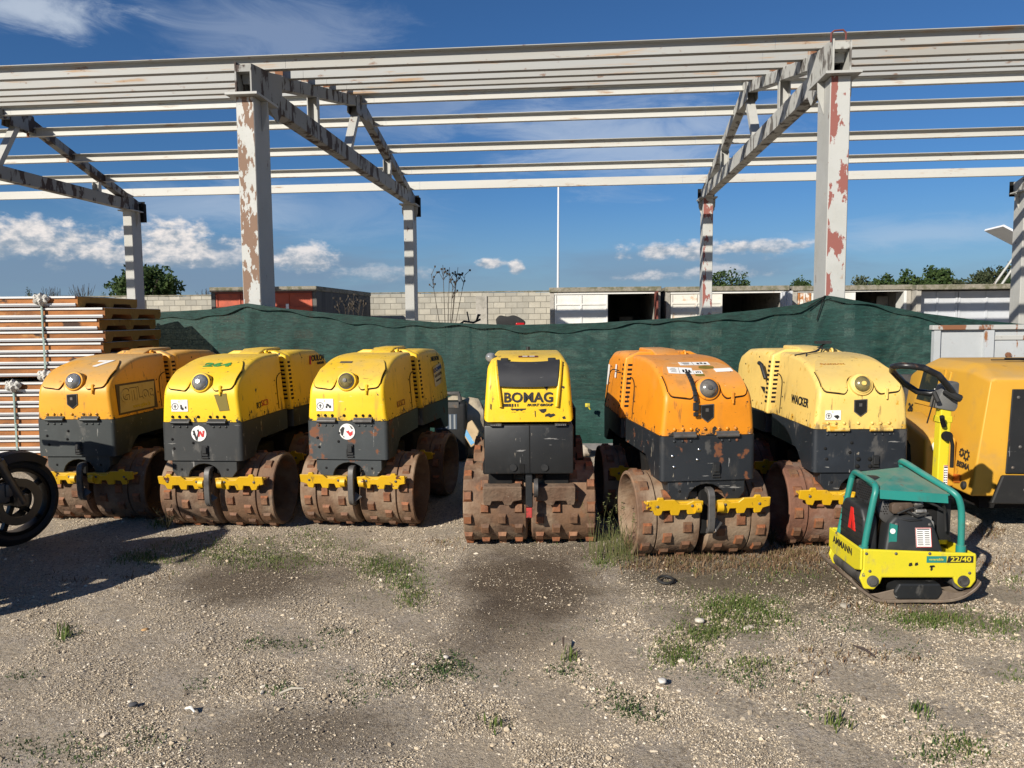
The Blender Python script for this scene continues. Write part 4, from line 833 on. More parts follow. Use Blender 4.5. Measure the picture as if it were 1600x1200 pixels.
    v=m.build('vent_panel',pm,t,bev=.014,smooth=40,seg=3)
    for s in(-1,1):
        m=MB()
        for k in range(10):
            z=.86+k*.032; m.box((s*(fw(z)+.0005),.628,z),(.006,.040,.017)); m.box((s*(fw(z)-.05),.5945,z),(.05,.004,.016))
        m.build('vent_slots',DK,v,bev=.0018,seg=1)
    # raised spine over the gap and a lifting eye
    m=MB(); m.prism([(.50,1.19),(.50,1.225),(.62,1.256),(.95,1.258),(.95,1.22)],lambda u,v,w:(w,u,v),-.09,.09); m.build('hood_bridge',pm,t,bev=.014,smooth=40)
    m=MB(); m.tube([(.13,.55+.02*math.cos(a),1.222+.022*math.sin(a)) for a in np.linspace(0,PI,9)],.008,8); m.build('lifting_eye',pm,t); rear+=[lr,hr,v]
    # rear side panels, seam lines of the access covers
    for sg in(-1,1):
        m=MB(); pts=[]
        for y,z in crom([(.38,.80),(.385,.95),(.40,1.03),(.46,1.065),(.525,1.07)],4): p,n=side_pt(y,z,sg,.0005); pts.append(p)
        m.tube(pts,.0035,5)
        pts=[]
        for y,z in crom([(1.16,.80),(1.12,.90),(1.08,1.05),(1.0,1.09),(.80,1.095)],4): p,n=side_pt(y,z,sg,.0165); pts.append(p)
        m.tube(pts,.004,5)
        m.build('panel_seam',DK,h)
        rivets(h,[side_pt(y,z,sg)[0] for y,z in((.35,.84),(.35,.92),(.35,1.02),(-.16,.82),(.1,.81))],DK,(sg,0,0),.006,h=.003)
        rivets(hr,[side_pt(y,z,sg,.016)[0] for y,z in((1.2,.84),(1.22,.97),(1.2,1.1),(.75,.83),(.95,.83),(.9,1.17))],DK,(sg,0,0),.007,h=.003)
    # ---- hood flap with the notch round the headlight
    s0=.212; hs=.272; RN=.084; xw=.236; cols=[]
    for i in range(49):
        u=-1+2*i/48; x=u*xw
        a=s0+ (.018*(abs(x)-.06)/.15 if abs(x)>.06 else 0)
        ex=xw-abs(x); 
        if ex<.03: a+= .03-math.sqrt(max(0,.03**2-(.03-ex)**2))
        if abs(x)<RN: a=max(a,hs+math.sqrt(RN*RN-x*x))
        elif abs(x)<RN+.03: a=max(a,a+ .03*(1-(abs(x)-RN)/.03)**2*1.2)
        b=.60- (.10*max(0,(abs(x)-.14)/.07)**2)
        cols.append((x*(1),a,b))
    fl=curved_patch('hood_flap',t,pm,cols,.0125)
    q=MB(); q.tube([surf(x,a-.004,.001)[0] for x,a,b in cols],.0042,5)        # dark gap under the flap edge
    for k in(0,-1):
        x,a,b=cols[k]; q.tube([surf(x+(-.004 if k==0 else .004),a+(b-a)*j/10,.001)[0] for j in range(11)],.0032,5)
    q.build('flap_seam',DK,fl)
    q=MB(); p,n=surf(.145,.225,.01); q.box(p,(.02,.016,.05)); q.box(p+Vector((0,-.008,-.03)),(.012,.012,.03)); q.build('flap_catch',o.get('catch',pm),fl,bev=.004,seg=1)
    # ---- headlight in a round boss
    p,n=surf(0,hs,.0); n=Vector((0,-1,.28)); add_lens(t,p+Vector((0,-.018,.010)),n,.050,o['lens'],o.get('bez',GREASE),pm)
    # ---- hinges and rivets
    for x in(-.145,.115):
        q=MB(); q.cyl((x-.066,-.316,.784),(x+.066,-.316,.784),.0125,n=12); q.box((x,-.3065,.79),(.132,.008,.036)); q.build('hinge',o.get('hinge',GREASE),t,smooth=40)
    rivets(h,[(x,-.3035,.822) for x in(-.205,-.155,-.105,-.02,.065,.115,.165)],o.get('riv',DK),r=.0105,h=.008)
    if o.get('port'):
        q=MB(); P=[(-.034,.960),(.034,.965),(.034,.895),(.0,.868),(-.034,.895)]; q.prism([(u*1.14,(v-.92)*1.12+.92) for u,v in P],lambda u,v,w:(u-.01,w,v),-.309,-.300,0); q.prism(P,lambda u,v,w:(u-.01,w,v),-.3108,-.3085,1); q.box((-.012,-.3115,.935),(.018,.003,.02),None,2); q.build('socket',[GREASE,DK,GREASE],h,smooth=0)
    if o.get('art'):                       # the rear half turned a little in the joint
        Mx=Matrix.Translation((0,.56,0))@Matrix.Rotation(R(o['art']),4,'Z')@Matrix.Translation((0,-.56,0))
        for q in rear: q.matrix_local=Mx@Matrix.Translation(q.location)
    return t,h,hr,lb
def emblem(parent,c,r,worn=0):       # round white badge with a dark W and a red N
    b=MB(); M=frame(c,(0,-1,0)); b.lathe([(r,0),(r,.003),(.0005,.0032)],c,(0,-1,0),26)
    P=lambda pts,mi:b.prism([(u*r,v*r) for u,v in pts],lambda u,v,q:M@Vector((u,v,q)),.003,.0046,mi)
    if not worn:
        P([(-.82,.38),(-.55,.42),(-.30,-.45),(-.1,.15),(-.22,.50),(.0,.55),(.05,.2),(-.22,-.95),(-.42,-.85)],1); P([(-.02,.30),(.28,.34),(.52,-.10),(.50,.36),(.78,.40),(.66,-.40),(.42,-.45),(.14,.02),(.12,-.35),(-.10,-.42)],2)
        P([(-.3,.9),(.1,1.1),(.3,.62),(.0,.68)],0)
    else:
        P([(-.9,.25),(-.55,.62),(-.30,.50),(-.42,.0),(-.55,-.55),(-.75,-.45)],1); P([(.3,.80),(.62,.62),(.80,.30),(.55,.35)],3); P([(-.15,.02),(.2,.15),(.35,-.1),(.72,.12),(.70,-.35),(.35,-.60),(.1,-.25)],2); P([(-.6,-.5),(-.35,-.6),(-.4,-.8)],1)
    return b.build('emblem',[WHT,INK,mat('badge_red',(.5,.03,.03),.5),GREASE],parent,smooth=40)
def onflap(body,size,x,s,m,parent,bold=.001,sx=1.2,shear=0,off=.0150,rot=0):
    p,n=surf(x,s,off); M=frame(p,n,(rot,0,1)); return text(body,size,M,m,parent,bold=bold,sx=sx,shear=shear)
def onside(body,size,y,z,sg,m,parent,bold=0,sx=1,off=.003,shear=0,rot=0):
    p,n=side_pt(y,z,sg,off); return text(body,size,frame(p,n,(0,rot,1)),m,parent,bold=bold,sx=sx,shear=shear)
# --- leftmost, with the GT Loc panel
t,h,hr,lb=make_roller('golden yellow trench roller numbered 7 with a tan side sign, leftmost of the row',(-3.13,5.80,0),math.atan(74/1202),Y1,G1,MUD,.2,dict(dsh=.05,art=-9,lens=LENS,bez=CHR,riv=Y1,port=1,ph=.1,hinge=G1))
onflap('7',.16,.085,.50,WHT,h,.005,1.5)
b=MB(); n=side_pt(0,.9,1)[1]; M=frame(side_pt(.045,.915,1,.003)[0],n); b.box((0,0,0),(.54,.225,.004),M,0); b.prism([(-.255,-.098),(.215,-.098),(.255,.098),(-.225,.098)],lambda u,v,w:M@Vector((u,v,w)),.002,.004,1); sg=b.build('side_sign',[BRN,TAN],t,smooth=0)
for dx,mm,e in((0,BRN,.0012),(-.009,TAN,.0024)): text('GTLoc',.135,M@Matrix.Translation((dx,.020+dx*.6,.0045)),mm,sg,bold=.003,sx=1.15,ex=e)
text('www.gtloc.fr',.042,M@Matrix.Translation((.04,-.068,.005)),mat('lime_yellow_ink',(.5,.36,.02),.6),sg,sx=1.1)
# --- second, number 264
t,h,hr,lb=make_roller('lemon yellow trench roller marked 264 in green, with a red lettered badge',(-2.125,5.58,0),math.atan(100/1202),Y2,G2,RUST,.2,dict(dsh=.06,art=-6,lens=LENS,bez=CHR,ph=.0,hinge=G2))
onflap('264',.085,.03,.49,GRNINK,h,.004,1.5); sticker(h,(-.150,-.3045,.90),(0,-1,0),.118,.082,marks=1); emblem(lb,(-.02,-.3035,.705),.054)
b=MB(); b.prism([(.10,.975),(.185,.985),(.205,.868),(.135,.862)],lambda u,v,w:(u,w,v),-.3065,-.303); b.build('tape_patch',OLV,h,smooth=0)
onside('RT',.062,.02,.865,1,INK,h,sx=1.2); onside('SC3',.062,.125,.872,1,REDINK,h,sx=1.2)
onside('OULOV',.070,1.20,1.15,1,INK,hr,.002,1.05,.0195); p,n=side_pt(1.045,1.14,1,.019); b=MB(); b.box((0,0,0),(.028,.075,.002),frame(p,n,(0,.15,1))); b.build('logo_mark',REDINK,hr,smooth=0); onside('GROUPE',.03,1.24,1.105,1,INK,hr,.001,1.2,.0195)
# --- third, worn badge
t,h,hr,lb=make_roller('lemon yellow trench roller with clouded olive headlight and badly worn round badge',(-1.105,5.58,0),math.atan(154/1202),Y3,G3,RUST,.2,dict(dsh=.035,art=-4,lens=LENSO,bez=GREASE,ph=.2,hinge=GREASE))
sticker(h,(-.155,-.3045,.895),(0,-1,0),.122,.085,marks=1); emblem(lb,(.0,-.3035,.71),.056,1); onside('RTSC3',.062,.08,.865,1,FADED,h,sx=1.2,bold=.0005)
p,n=surf(-.08,.52,.0140); M=frame(p,n); b=MB(); b.box((0,0,0),(.09,.03,.002),M); b.build('name_plate',GREASE,h,smooth=0)
onside('NEUSON',.055,1.10,1.14,1,INK,hr,.0005,1.0,.0195); p,n=side_pt(1.14,1.0,1,.018); M=frame(p,n,(0,-.12,1)); b=MB(); b.box((0,0,0),(.24,.17,.002),M); o_=b.build('rental_sticker',mat('scuffed_paper',(.55,.47,.30),.6,0,[((.60,.38,.04),7,.5,.56,.9)]),t,smooth=0); o_.matrix_local=hr.matrix_local.copy()
text('LOCNAM',.048,M@Matrix.Translation((0,.05,.003)),mat('blue_ink',(.02,.06,.2),.6),o_,sx=1.15,bold=.001); text('LOCATION',.034,M@Matrix.Translation((0,.0,.003)),INK,o_,sx=1.15); text('01 60 67 91 55',.022,M@Matrix.Translation((0,-.045,.003)),INK,o_,sx=1.1)
# --- orange
t,h,hr,lb=make_roller('bright orange trench roller with white stickers on its flap',(1.125,4.79,0),-math.atan(115/1202),OR,G5,RUST,.2,dict(art=-3.5,lens=LENSD,bez=GREASE,riv=OR,port=1,ph=.15,hinge=GREASE,bolt=CHR,latch=.02))
for x,s,w,hh,mk,rt in((-.115,.455,.15,.085,2,.05),(.005,.56,.19,.055,2,0),(-.035,.43,.10,.04,2,0),(.155,.455,.11,.045,0,-.03)):
    p,n=surf(x,s,.0140); sticker(h,p,n,w,hh,up=(rt,0,1),marks=mk)
for x,s,w,hh in((.06,.50,.10,.05),(-.01,.40,.06,.035)): p,n=surf(x,s,.0136); M=frame(p,n); b=MB(); b.prism([(-w/2,-hh*.3),(-w*.1,-hh/2),(w*.45,-hh*.4),(w/2,hh*.2),(w*.1,hh/2),(-w*.4,hh*.35)],lambda u,v,q:M@Vector((u,v,q)),0,.001); b.build('worn_patch',OLV,h,smooth=0)
b=MB(); pts=[surf(-.085,s,.022)[0] for s in np.linspace(.42,.20,9)]
for a_,c_ in zip(pts[:-1],pts[1:]): b.bar(a_,c_,.026,.012,(0,-1,1))
b.box(pts[-1]+Vector((0,-.004,-.03)),(.034,.016,.05)); b.box(pts[-1]+Vector((0,-.004,-.075)),(.03,.014,.025)); b.build('rubber_strap',BLK,h,bev=.004,seg=1)
for y_,z_,w_,h_ in((.98,1.08,.05,.10),(1.30,1.03,.07,.16)): b=MB(); p,n=side_pt(y_,z_,-1,.0185); b.box((0,0,0),(w_,h_,.002),frame(p,n)); b.build('sticker',WHT,hr,smooth=0)
# --- cream
t,h,hr,lb=make_roller('faded cream yellow trench roller with black cable lying on top, behind the plate compactor',(2.15,4.98,0),math.atan(38/1202),CR,G6,RUSTR,.2,dict(art=3,lens=LENSO,bez=CR,riv=CR,port=1,ph=.05,hinge=CR,sm=SCR,latch=.06))
onside('WACKER',.078,.00,.925,-1,INK,h,.0012,.98,.003); sticker(h,(-.175,-.3045,.872),(0,-1,0),.095,.06,marks=1,name='warning_sticker')
p,n=surf(-.10,.50,.0145); text('RAMMAX',.024,frame(p,n),FADED,h,sx=1.5,bold=.0005)
b=MB(); b.tube(crom([Vector((-.26,.28,1.20)),Vector((-.14,.33,1.232)),Vector((-.02,.42,1.24)),Vector((.03,.52,1.262)),Vector((.10,.55,1.275))],6) if False else [(-.24,.22,1.215),(-.16,.24,1.228),(-.06,.33,1.232),(0,.44,1.236),(.04,.52,1.262),(.09,.55,1.285)],.005,6); b.tube([(-.2,.12,1.196),(-.16,.22,1.228),(-.05,.36,1.236),(.05,.50,1.262)],.0045,6); b.box((.06,.53,1.29),(.10,.06,.02)); cb=b.build('cable',BLK,t)
b=MB(); b.tube([(-hw(1.0)-.035,.66,1.02),(-hw(1.0)-.05,.72,1.12),(-hw(1.0)-.045,.80,1.13)],.016,8); b.box((-hw(.93)-.02,.78,.93),(.006,.16,.05)); b.build('black_bracket',BLK,t,bev=.004,seg=1)
b=MB()
b.box((.02,-.306,.585),(.12,.006,.12))
b.build('latch_plate',G6,lb,bev=.003,seg=1); rivets(lb,[(x,-.309,z) for x,z in((-.015,.60),(.055,.60),(-.02,.555),(.058,.555))],DK,r=.014,h=.01)

# ------------------------------------------------------------------ the black fronted roller in the middle
def make_bomag():
    t=thing('trench_roller','yellow trench roller with plain black front box and bare rusty scrapers, mid row',"trench roller",(.108,5.10,0),-math.atan(22/1202),'trench rollers standing in a row')
    r=.262
    for y in(0,1.0):
        drum(t,y,-.012,-.425,r,RUST,(),(-.395,-.285,-.175,-.068),11,.1,ph=.020); drum(t,y,.012,.425,r,RUST,(),(.068,.175,.285,.395),11,.1,ph=.020)
    m=MB(); m.bb(-.30,.30,-.16,.60,.44,.55); m.bb(-.03,.03,-.2,.5,.2,.5); m.bb(-.22,.22,.4,1.3,.35,.62); m.bb(-.26,-.10,-.24,-.12,.40,.50); m.bb(.10,.26,-.24,-.12,.40,.50); m.build('chassis',DK,t,bev=.01,seg=1)
    # scrapers, worn bare
    for s in(-1,1):
        P=[(.045,.425),(.045,.335),(.10,.325),(.115,.300),(.155,.298),(.168,.328),(.235,.328),(.245,.300),(.285,.300),(.292,.330),(.292,.42)]
        m=MB(); m.prism([(s*u,v) for u,v in P],lambda u,v,w:(u,-.315+w-(v-.35)*.25,v),-.01,.01); m.bb(*sorted((s*.05,s*.29)),-.33,-.22,.405,.425); m.build('scraper',MUD,t,smooth=0,bev=.004,seg=1)
    m=MB(); m.bb(-.022,.022,-.375,-.345,.30,.50); m.bb(-.022,.022,-.345,-.25,.46,.50); m.build('tow_bar',GB,t,bev=.005,seg=1); m=MB(); m.bb(-.019,.019,-.378,-.347,.235,.2985); m.build('tow_bar_tip',mat('scuffed_red_paint',(.38,.035,.03),.6,0,[((.06,.03,.02),20,.5,.65,.8)]),t,bev=.004,seg=1)
    m=MB(); m.cyl((.03,-.345,.42),(.055,-.345,.42),.06,n=20); m.build('washer',GREASE,t)
    # black box
    m=MB(); m.prism([(-.335,.505),(-.20,.505),(-.10,.585),(.5,.60),(.5,.815),(-.335,.815)],lambda u,v,w:(w,u,v),-.280,.280); lb=m.build('lower_body',GB,t,bev=.012,seg=2)
    m=MB(); m.bb(.001,.006,-.338,-.334,.515,.812); m.build('door_seam',DK,lb,smooth=0); m=MB(); m.bb(-.06,-.028,-.339,-.334,.515,.57); m.build('latch_strip',DK,lb,smooth=0)
    m=MB()
    for x in(-.098,.098): m.cyl((x,-.334,.548),(x,-.345,.548),.022,n=16)
    m.build('door_knob',BLK,lb); 
    for x in(-.205,.20):
        m=MB(); m.box((x,-.345,.818),(.075,.02,.018)); q=m.build('hinge',GB,t,bev=.003,seg=1)
        m=MB()
        for k in range(6): m.box((x-.028+k*.011,-.3555,.818),(.007,.003,.008))
        m.build('hinge_bolts',CHR,q,smooth=0)
    # yellow hood
    P=crom([(-.325,.835),(-.318,1.0),(-.296,1.10),(-.255,1.17),(-.20,1.215),(-.10,1.240),(.1,1.25),(.45,1.25)],4); W_=lambda z:.282-(z-.835)*.075-max(0,z-1.19)*.35
    h=make_hood(t,YB,[(p.x,p.y) for p in P]+[(.5,.835)],W_,bev=.035)
    def sf(x,z,off=0):
        for a,b in zip(P[:-1],P[1:]):
            if b.y>=z: 
                q=(z-a.y)/max(b.y-a.y,1e-6); d=(b-a).normalized(); return Vector((x,a.x+(b.x-a.x)*q-d.y*off,z+d.x*off)),Vector((0,-d.y,d.x))
    # raised frame round the recessed front
    m=MB()
    for s in(-1,1):
        pts=[sf(s*(.175+.028*(z-.93)/.25),z,.010)[0] for z in np.linspace(.93,1.20,9)]
        m.tube(pts,.013,8)
    m.build('front_frame',YB,h)
    cols=[]; V=[];F=[]      # black flap on the upper front, bowed edges
    m=MB(); nz=8; nx=14
    for off in(.012,.026):
        for j in range(nz+1):
            q=j/nz
            for i in range(nx+1):
                u=-1+2*i/nx; z=1.055+.145*q-.012*(1-u*u)*(q)+.006*(1-u*u)*(1-q)*-1; x=u*(.178+.020*q); p,n=sf(x,z,off+.012*math.sin(q*PI)*.4); V.append(tuple(p))
    st=nx+1; N_=st*(nz+1)
    for j in range(nz):
        for i in range(nx): a=j*st+i; F+=[(a,a+1,a+st+1,a+st),(N_+a,N_+a+st,N_+a+st+1,N_+a+1)]
    for i in range(nx): F+=[(i,N_+i,N_+i+1,i+1)]; a=nz*st+i; F+=[(a,a+1,N_+a+1,N_+a)]
    for j in range(nz): a=j*st; F+=[(a,a+st,N_+a+st,N_+a)]; a=j*st+nx; F+=[(a,N_+a,N_+a+st,a+st)]
    m.add(V,F); m.build('instrument_flap',mat('scuffed_black_plastic',(.022,.022,.024),.42,0,[((.06,.06,.06),6,.5,.8,.6,(.4,1,1)),((.16,.155,.14),40,.66,.72,.5,(.3,1,1))]),h,smooth=40)
    for x in(-.15,.15): m=MB(); m.box(sf(x,1.208,.012)[0],(.05,.02,.022)); m.build('flap_hinge',BLK,h,bev=.004,seg=1)
    p,n=sf(0,.985,.003); text('BOMAG',.084,frame(p,n),INK,h,bold=.0026,sx=1.03)
    p,n=sf(.07,.940,.003); text('FAYAT GROUP',.0205,frame(p,n),INK,h,bold=.0009,sx=1.15,shear=.25)
    m=MB()
    for k in range(6): p,n=sf(-.150+k*.0165,.940,.0025); m.box((0,0,0),(.0165*(1-.13*k),.018*(1-.0*k),.0015),frame(p,n))
    m.build('logo_stripe',INK,h,smooth=0)
    m=MB()      # paint knocked off in patches
    for cx,cz,pts in((-.065,.912,[(-.05,.006),(.05,.007),(.045,-.001),(.03,-.003),(.02,-.009),(.006,-.004),(-.01,-.01),(-.02,-.003),(-.04,-.005)]),(.085,.905,[(-.025,.006),(.0,.010),(.026,.012),(.024,-.004),(.008,-.016),(-.006,-.012),(-.014,-.002)]),(.135,.875,[(-.03,.006),(-.006,.014),(.004,.008),(.022,.012),(.034,.002),(.02,-.006),(.0,-.014),(-.016,-.006),(-.034,-.008)]),(.04,.885,[(-.003,.02),(.003,.018),(.004,-.018),(.0,-.02)]),(.215,1.05,[(-.01,.0),(.0,.008),(.012,.002),(.006,-.012)]),(.11,1.045,[(-.012,.012),(.012,.014),(.012,.0),(.004,-.016),(-.006,-.004)]),(-.235,.93,[(-.004,.02),(.004,.016),(.002,-.02),(-.005,-.012)]),(.22,.86,[(-.012,.004),(.006,.010),(.012,-.006),(-.004,-.01)])):
        p,n=sf(cx,cz,.0015); M=frame(p,n); m.prism(pts,lambda u,v,w:M@Vector((u,v,w)),0,.001)
    m.build('worn_patch',INK,h,smooth=0)
    p,n=sf(.0,1.232,.003); M=frame(p,n); m=MB(); m.box((0,0,0),(.125,.030,.003),M,0); m.box((-.02,0,.002),(.034,.010,.002),M,1); m.box((.025,0,.002),(.034,.010,.002),M,1); m.build('label',[mat('maroon_label',(.11,.02,.02),.5),WHT],h,smooth=0)
    m=MB(); m.lathe([(.03,0),(.034,.01),(.026,.035),(.001,.045)],(-.235,-.13,1.225),(-.5,-.8,.35),18); m.build('headlight',LENS,h,smooth=60)
    m=MB(); m.cyl((0,.0,1.27),(0,.0,1.292),.012); m.build('hood_bolt',BLK,h)
    # rear half
    m=MB(); m.bb(-.29,.29,.62,1.45,.60,.83); m.build('lower_body',GB,t,bev=.012,seg=2)
    make_hood(t,YB,[(.62,.84),(.62,1.16),(.66,1.21),(1.2,1.215),(1.40,1.12),(1.45,.84)],lambda z:W_(z)-.01,bev=.03)
    m=MB(); m.bb(.26,.36,.70,1.2,.50,.80); m.bb(-.34,-.26,.70,1.2,.50,.80); m.bb(.35,.352,.9,1.0,.6,.7); m.build('rear_frame',DK,t,bev=.01,seg=1)
make_bomag()
# ------------------------------------------------------------------ plate compactor
TEAL=mat('teal_paint',(.018,.20,.165),.42,0,[((.012,.13,.11),5,.4,.75,.6),((.10,.06,.035),16,.655,.68,.9,(1,1,.6),None,.8),((.25,.22,.16),5,.35,.7,.65,None,True,.8),((.06,.075,.06),9,.58,.74,.6,(1,1,.4))],(12,.1,.005))
LIME=mat('lime_yellow_paint',(.60,.50,.016),.5,0,[((.48,.46,.02),5,.4,.75,.6),((.20,.18,.13),7,.56,.70,.85,(1,1,.5)),((.10,.10,.095),14,.665,.68,1),((.28,.24,.16),22,.62,.74,.5)],(12,.1,.005))
SOLE=mat('worn_sole_steel',(.20,.155,.115),.6,.3,[((.09,.06,.045),5,.42,.7,.9),((.34,.28,.21),4,.52,.75,.7),((.24,.10,.05),8,.6,.72,.7)],(30,.4,.006))
SHR=mat('engine_shroud_plastic',(.016,.017,.018),.5,0,[((.05,.048,.043),6,.5,.8,.6),((.13,.12,.10),3,.5,.8,.35,None,True)],(40,.1,.003))
ENG=mat('engine_metal',(.33,.32,.30),.45,.6,[((.06,.055,.05),14,.45,.65,.9),((.25,.17,.10),9,.6,.74,.6)],(25,.3,.005)); EXH=mat('exhaust_brown_steel',(.10,.07,.05),.6,.4,[((.20,.14,.10),12,.5,.7,.7)],(25,.3,.004))
LOGR=mat('logo_red',(.62,.02,.015),.45)
def compactor():
    t=thing('plate_compactor','lime yellow and teal plate compactor with black engine, in front of the cream roller','plate compactor',(2.085,4.06,0),R(-1.5))
    # sole: a steel pan turned up at both ends
    P=crom([(-.345,.118),(-.315,.085),(-.25,.032),(-.18,.0),(.0,.0),(.14,.0),(.23,.018),(.295,.06),(.325,.10)],4); n=len(P)
    Q=[Vector((p.x*.985,p.y+.016)) for p in P]
    m=MB(); m.prism([(p.x,p.y) for p in P]+[(q.x,q.y) for q in Q[::-1]],lambda u,v,w:(u,w,v),-.205,.205)
    for y in(-.203,.195): 
        m.prism([(-.24,.045),(-.18,.014),(.14,.014),(.225,.03),(.26,.055),(.18,.05),(.10,.075),(-.10,.075),(-.20,.05)],lambda u,v,w:(u,w,v),y,y+.008)
    m.build('base_plate',SOLE,t,smooth=40,bev=.003,seg=1)
    m=MB(); m.prism([(-.11,.02),(.10,.02),(.125,.06),(.11,.105),(-.10,.105),(-.125,.06)],lambda u,v,w:(u,w,v),-.215,.18); m.build('exciter_housing',GB,t,smooth=0,bev=.01,seg=2)
    # yellow upper plate, drooping round the rubber mounts
    P=[(-.285,.285),(-.285,.185),(-.30,.13),(-.275,.075),(-.225,.072),(-.195,.105),(-.185,.135),(.175,.135),(.185,.105),(.215,.080),(.265,.083),(.290,.12),(.288,.245),(.285,.262)]
    m=MB(); m.prism(P,lambda u,v,w:(u,w,v),-.212,-.196); m.prism(P,lambda u,v,w:(u,w,v),.196,.212)
    m.prism([(-.212,.285),(-.212,.175),(-.14,.155),(.14,.155),(.212,.175),(.212,.285)],lambda u,v,w:(w,u,v),-.299,-.284); m.bb(.272,.286,-.195,.195,.13,.26)
    m.bb(-.284,.271,-.195,.195,.20,.215); dk=m.build('mounting_frame',LIME,t,smooth=0,bev=.008,seg=2)
    for x in(-.235,.225):
        m=MB(); m.lathe([(.030,0),(.030,.006),(.020,.008),(.019,.014),(.001,.015)],(x,-.212,.118),(0,-1,0),20); m.cyl((x,-.19,.11),(x,.19,.11),.045); m.build('rubber_mount',GREASE,dk)
    text('AMMANN',.054,frame((-.2995,.02,.235),(-1,0,0)),INK,dk,bold=.0010,sx=1.05)
    m=MB(); m.box((.085,-.2135,.232),(.10,.002,.034),None,0); m.prism([(.137,.215),(.27,.215),(.27,.249),(.145,.249)],lambda u,v,w:(u,w,v),-.2145,-.2125,1); o=m.build('model_plate',[TEAL,BLK],t,smooth=0)
    text('22/40',.036,frame((.207,-.215,.232),(0,-1,0)),LIME,o,bold=.0006,sx=1.25,ex=.0008); text('reversible',.018,frame((.082,-.215,.232),(0,-1,0)),LIME,o,shear=.2,ex=.0006)
    m=MB()
    for x,z,a,b in((-.045,.205,.020,.02),(-.015,.207,.018,.018),(.065,.195,.030,.012),(.062,.185,.012,.028)): m.prism([(x-a/2,z-b/3),(x-a/5,z-b/2),(x+a/2,z-b/4),(x+a/3,z+b/2),(x-a/3,z+b/2.5)],lambda u,v,w:(u,w,v),-.2135,-.2122)
    m.build('worn_patch',INK,dk,smooth=0)
    # teal hoops
    for x0,x1,zb in((-.175,-.155,.285),(.235,.19,.27)):
        if x0<0: pts=[(-.268,-.172,.245),(-.255,-.175,.36),(-.228,-.178,.53),(-.215,-.170,.580),(-.205,-.13,.606),(-.196,.0,.612),(-.19,.13,.614),(-.19,.168,.59),(-.20,.178,.54),(-.25,.188,.25)]
        else: pts=[(.228,-.172,.25),(.222,-.178,.45),(.205,-.183,.53),(.185,-.172,.565),(.155,-.12,.592),(.11,.0,.632),(.075,.12,.668),(.072,.165,.665),(.085,.18,.62),(.14,.185,.26)]
        pts=[Vector(p) for p in pts]; fine=[]
        for i in range(len(pts)-1):
            a=pts[max(i-1,0)];b=pts[i];c=pts[i+1];d=pts[min(i+2,len(pts)-1)]
            for k in range(4): q=k/4; fine.append(.5*((2*b)+(c-a)*q+(2*a-5*b+4*c-d)*q*q+(3*b-a-3*c+d)*q**3))
        fine.append(pts[-1]); m=MB(); m.tube(fine,.0165,12)
        m.cyl(pts[0]+Vector((0,0,-.02)),pts[0]+Vector((0,0,.045)),.024,n=16); m.build('protective_hoop',TEAL,t,smooth=60)
    # teal roof sheet between them
    V=[(-.205,-.165,.585),(.165,-.165,.560),(.085,.15,.642),(-.19,.15,.612)]
    m=MB(); top=[Vector(v) for v in V]; m.add(top+[v-Vector((0,0,.008)) for v in top],[(0,1,2,3),(7,6,5,4),(0,4,5,1),(1,5,6,2),(2,6,7,3),(3,7,4,0)])
    m.add([top[0]+Vector((.012,-.004,0)),top[1]+Vector((-.012,-.004,0)),top[1]+Vector((-.012,-.012,-.045)),top[0]+Vector((.012,-.012,-.045)),top[0]+Vector((.012,.002,0)),top[1]+Vector((-.012,.002,0)),top[1]+Vector((-.012,-.006,-.045)),top[0]+Vector((.012,-.006,-.045))],[(0,1,2,3),(7,6,5,4),(0,3,7,4),(1,5,6,2),(3,2,6,7),(0,4,5,1)])
    m.build('engine_cover',TEAL,t,smooth=0)
    # engine: block, flywheel shroud with a perforated face, big left cover, front shroud
    m=MB(); m.bb(-.12,.15,-.10,.15,.215,.46); m.bb(-.06,.12,-.08,.12,.46,.56); m.build('engine_block',DK,t,bev=.02,seg=2)
    m=MB(); m.prism([(-.176,.225),(.125,.225),(.132,.27),(.085,.43),(.045,.455),(-.10,.445),(-.135,.41)],lambda u,v,w:(u,w-(v-.22)*-.18,v),-.195,-.07)
    sh=m.build('front_shroud',SHR,t,bev=.018,seg=3); sticker(sh,(.035,-.1735,.335),(0,-1,.18),.080,.10,marks=3,name='spec_sticker')
    m=MB(); m.prism([(-.15,.235),(.16,.235),(.14,.44),(.10,.485),(-.10,.475),(-.14,.42)],lambda u,v,w:(w,u,v),-.262,-.185); bx=m.build('left_cover',SHR,t,bev=.016,seg=3)
    m=MB()
    for k in range(5): m.bb(-.264,-.2615,-.13+.0*k,.14,.27+k*.038,.276+k*.038)
    m.build('cover_ribs',BLK,bx,smooth=0)
    m=MB(); m.prism([(.035,.335),(.005,.455),(-.020,.455),(-.055,.335),(-.025,.335),(-.008,.405),(.008,.335)],lambda u,v,w:(w,u,v),-.266,-.2625); m.build('logo',LOGR,bx,smooth=0)
    m=MB(); m.prism([(-.005,.335),(-.018,.385),(-.030,.335)],lambda u,v,w:(w,u,v),-.2665,-.263); m.build('logo_core',mat('logo_dark_red',(.25,.01,.01),.5),bx,smooth=0)
    m=MB(); m.lathe([(.085,0),(.085,.05),(.07,.065),(.001,.068)],(-.125,.04,.53),(-1,-.25,.1),26); rs=m.build('recoil_starter',SHR,t,smooth=40)
    m=MB()
    for i in range(-4,5):
        for j in range(-4,5):
            if i*i+j*j<17: M=frame((-.125,.04,.53),(-1,-.25,.1)); m.cyl(M@Vector((i*.014+(j%2)*.007,j*.013,.0665)),M@Vector((i*.014+(j%2)*.007,j*.013,.0700)),.0045,n=6)
    m.build('vent_holes',DK,rs,smooth=0)
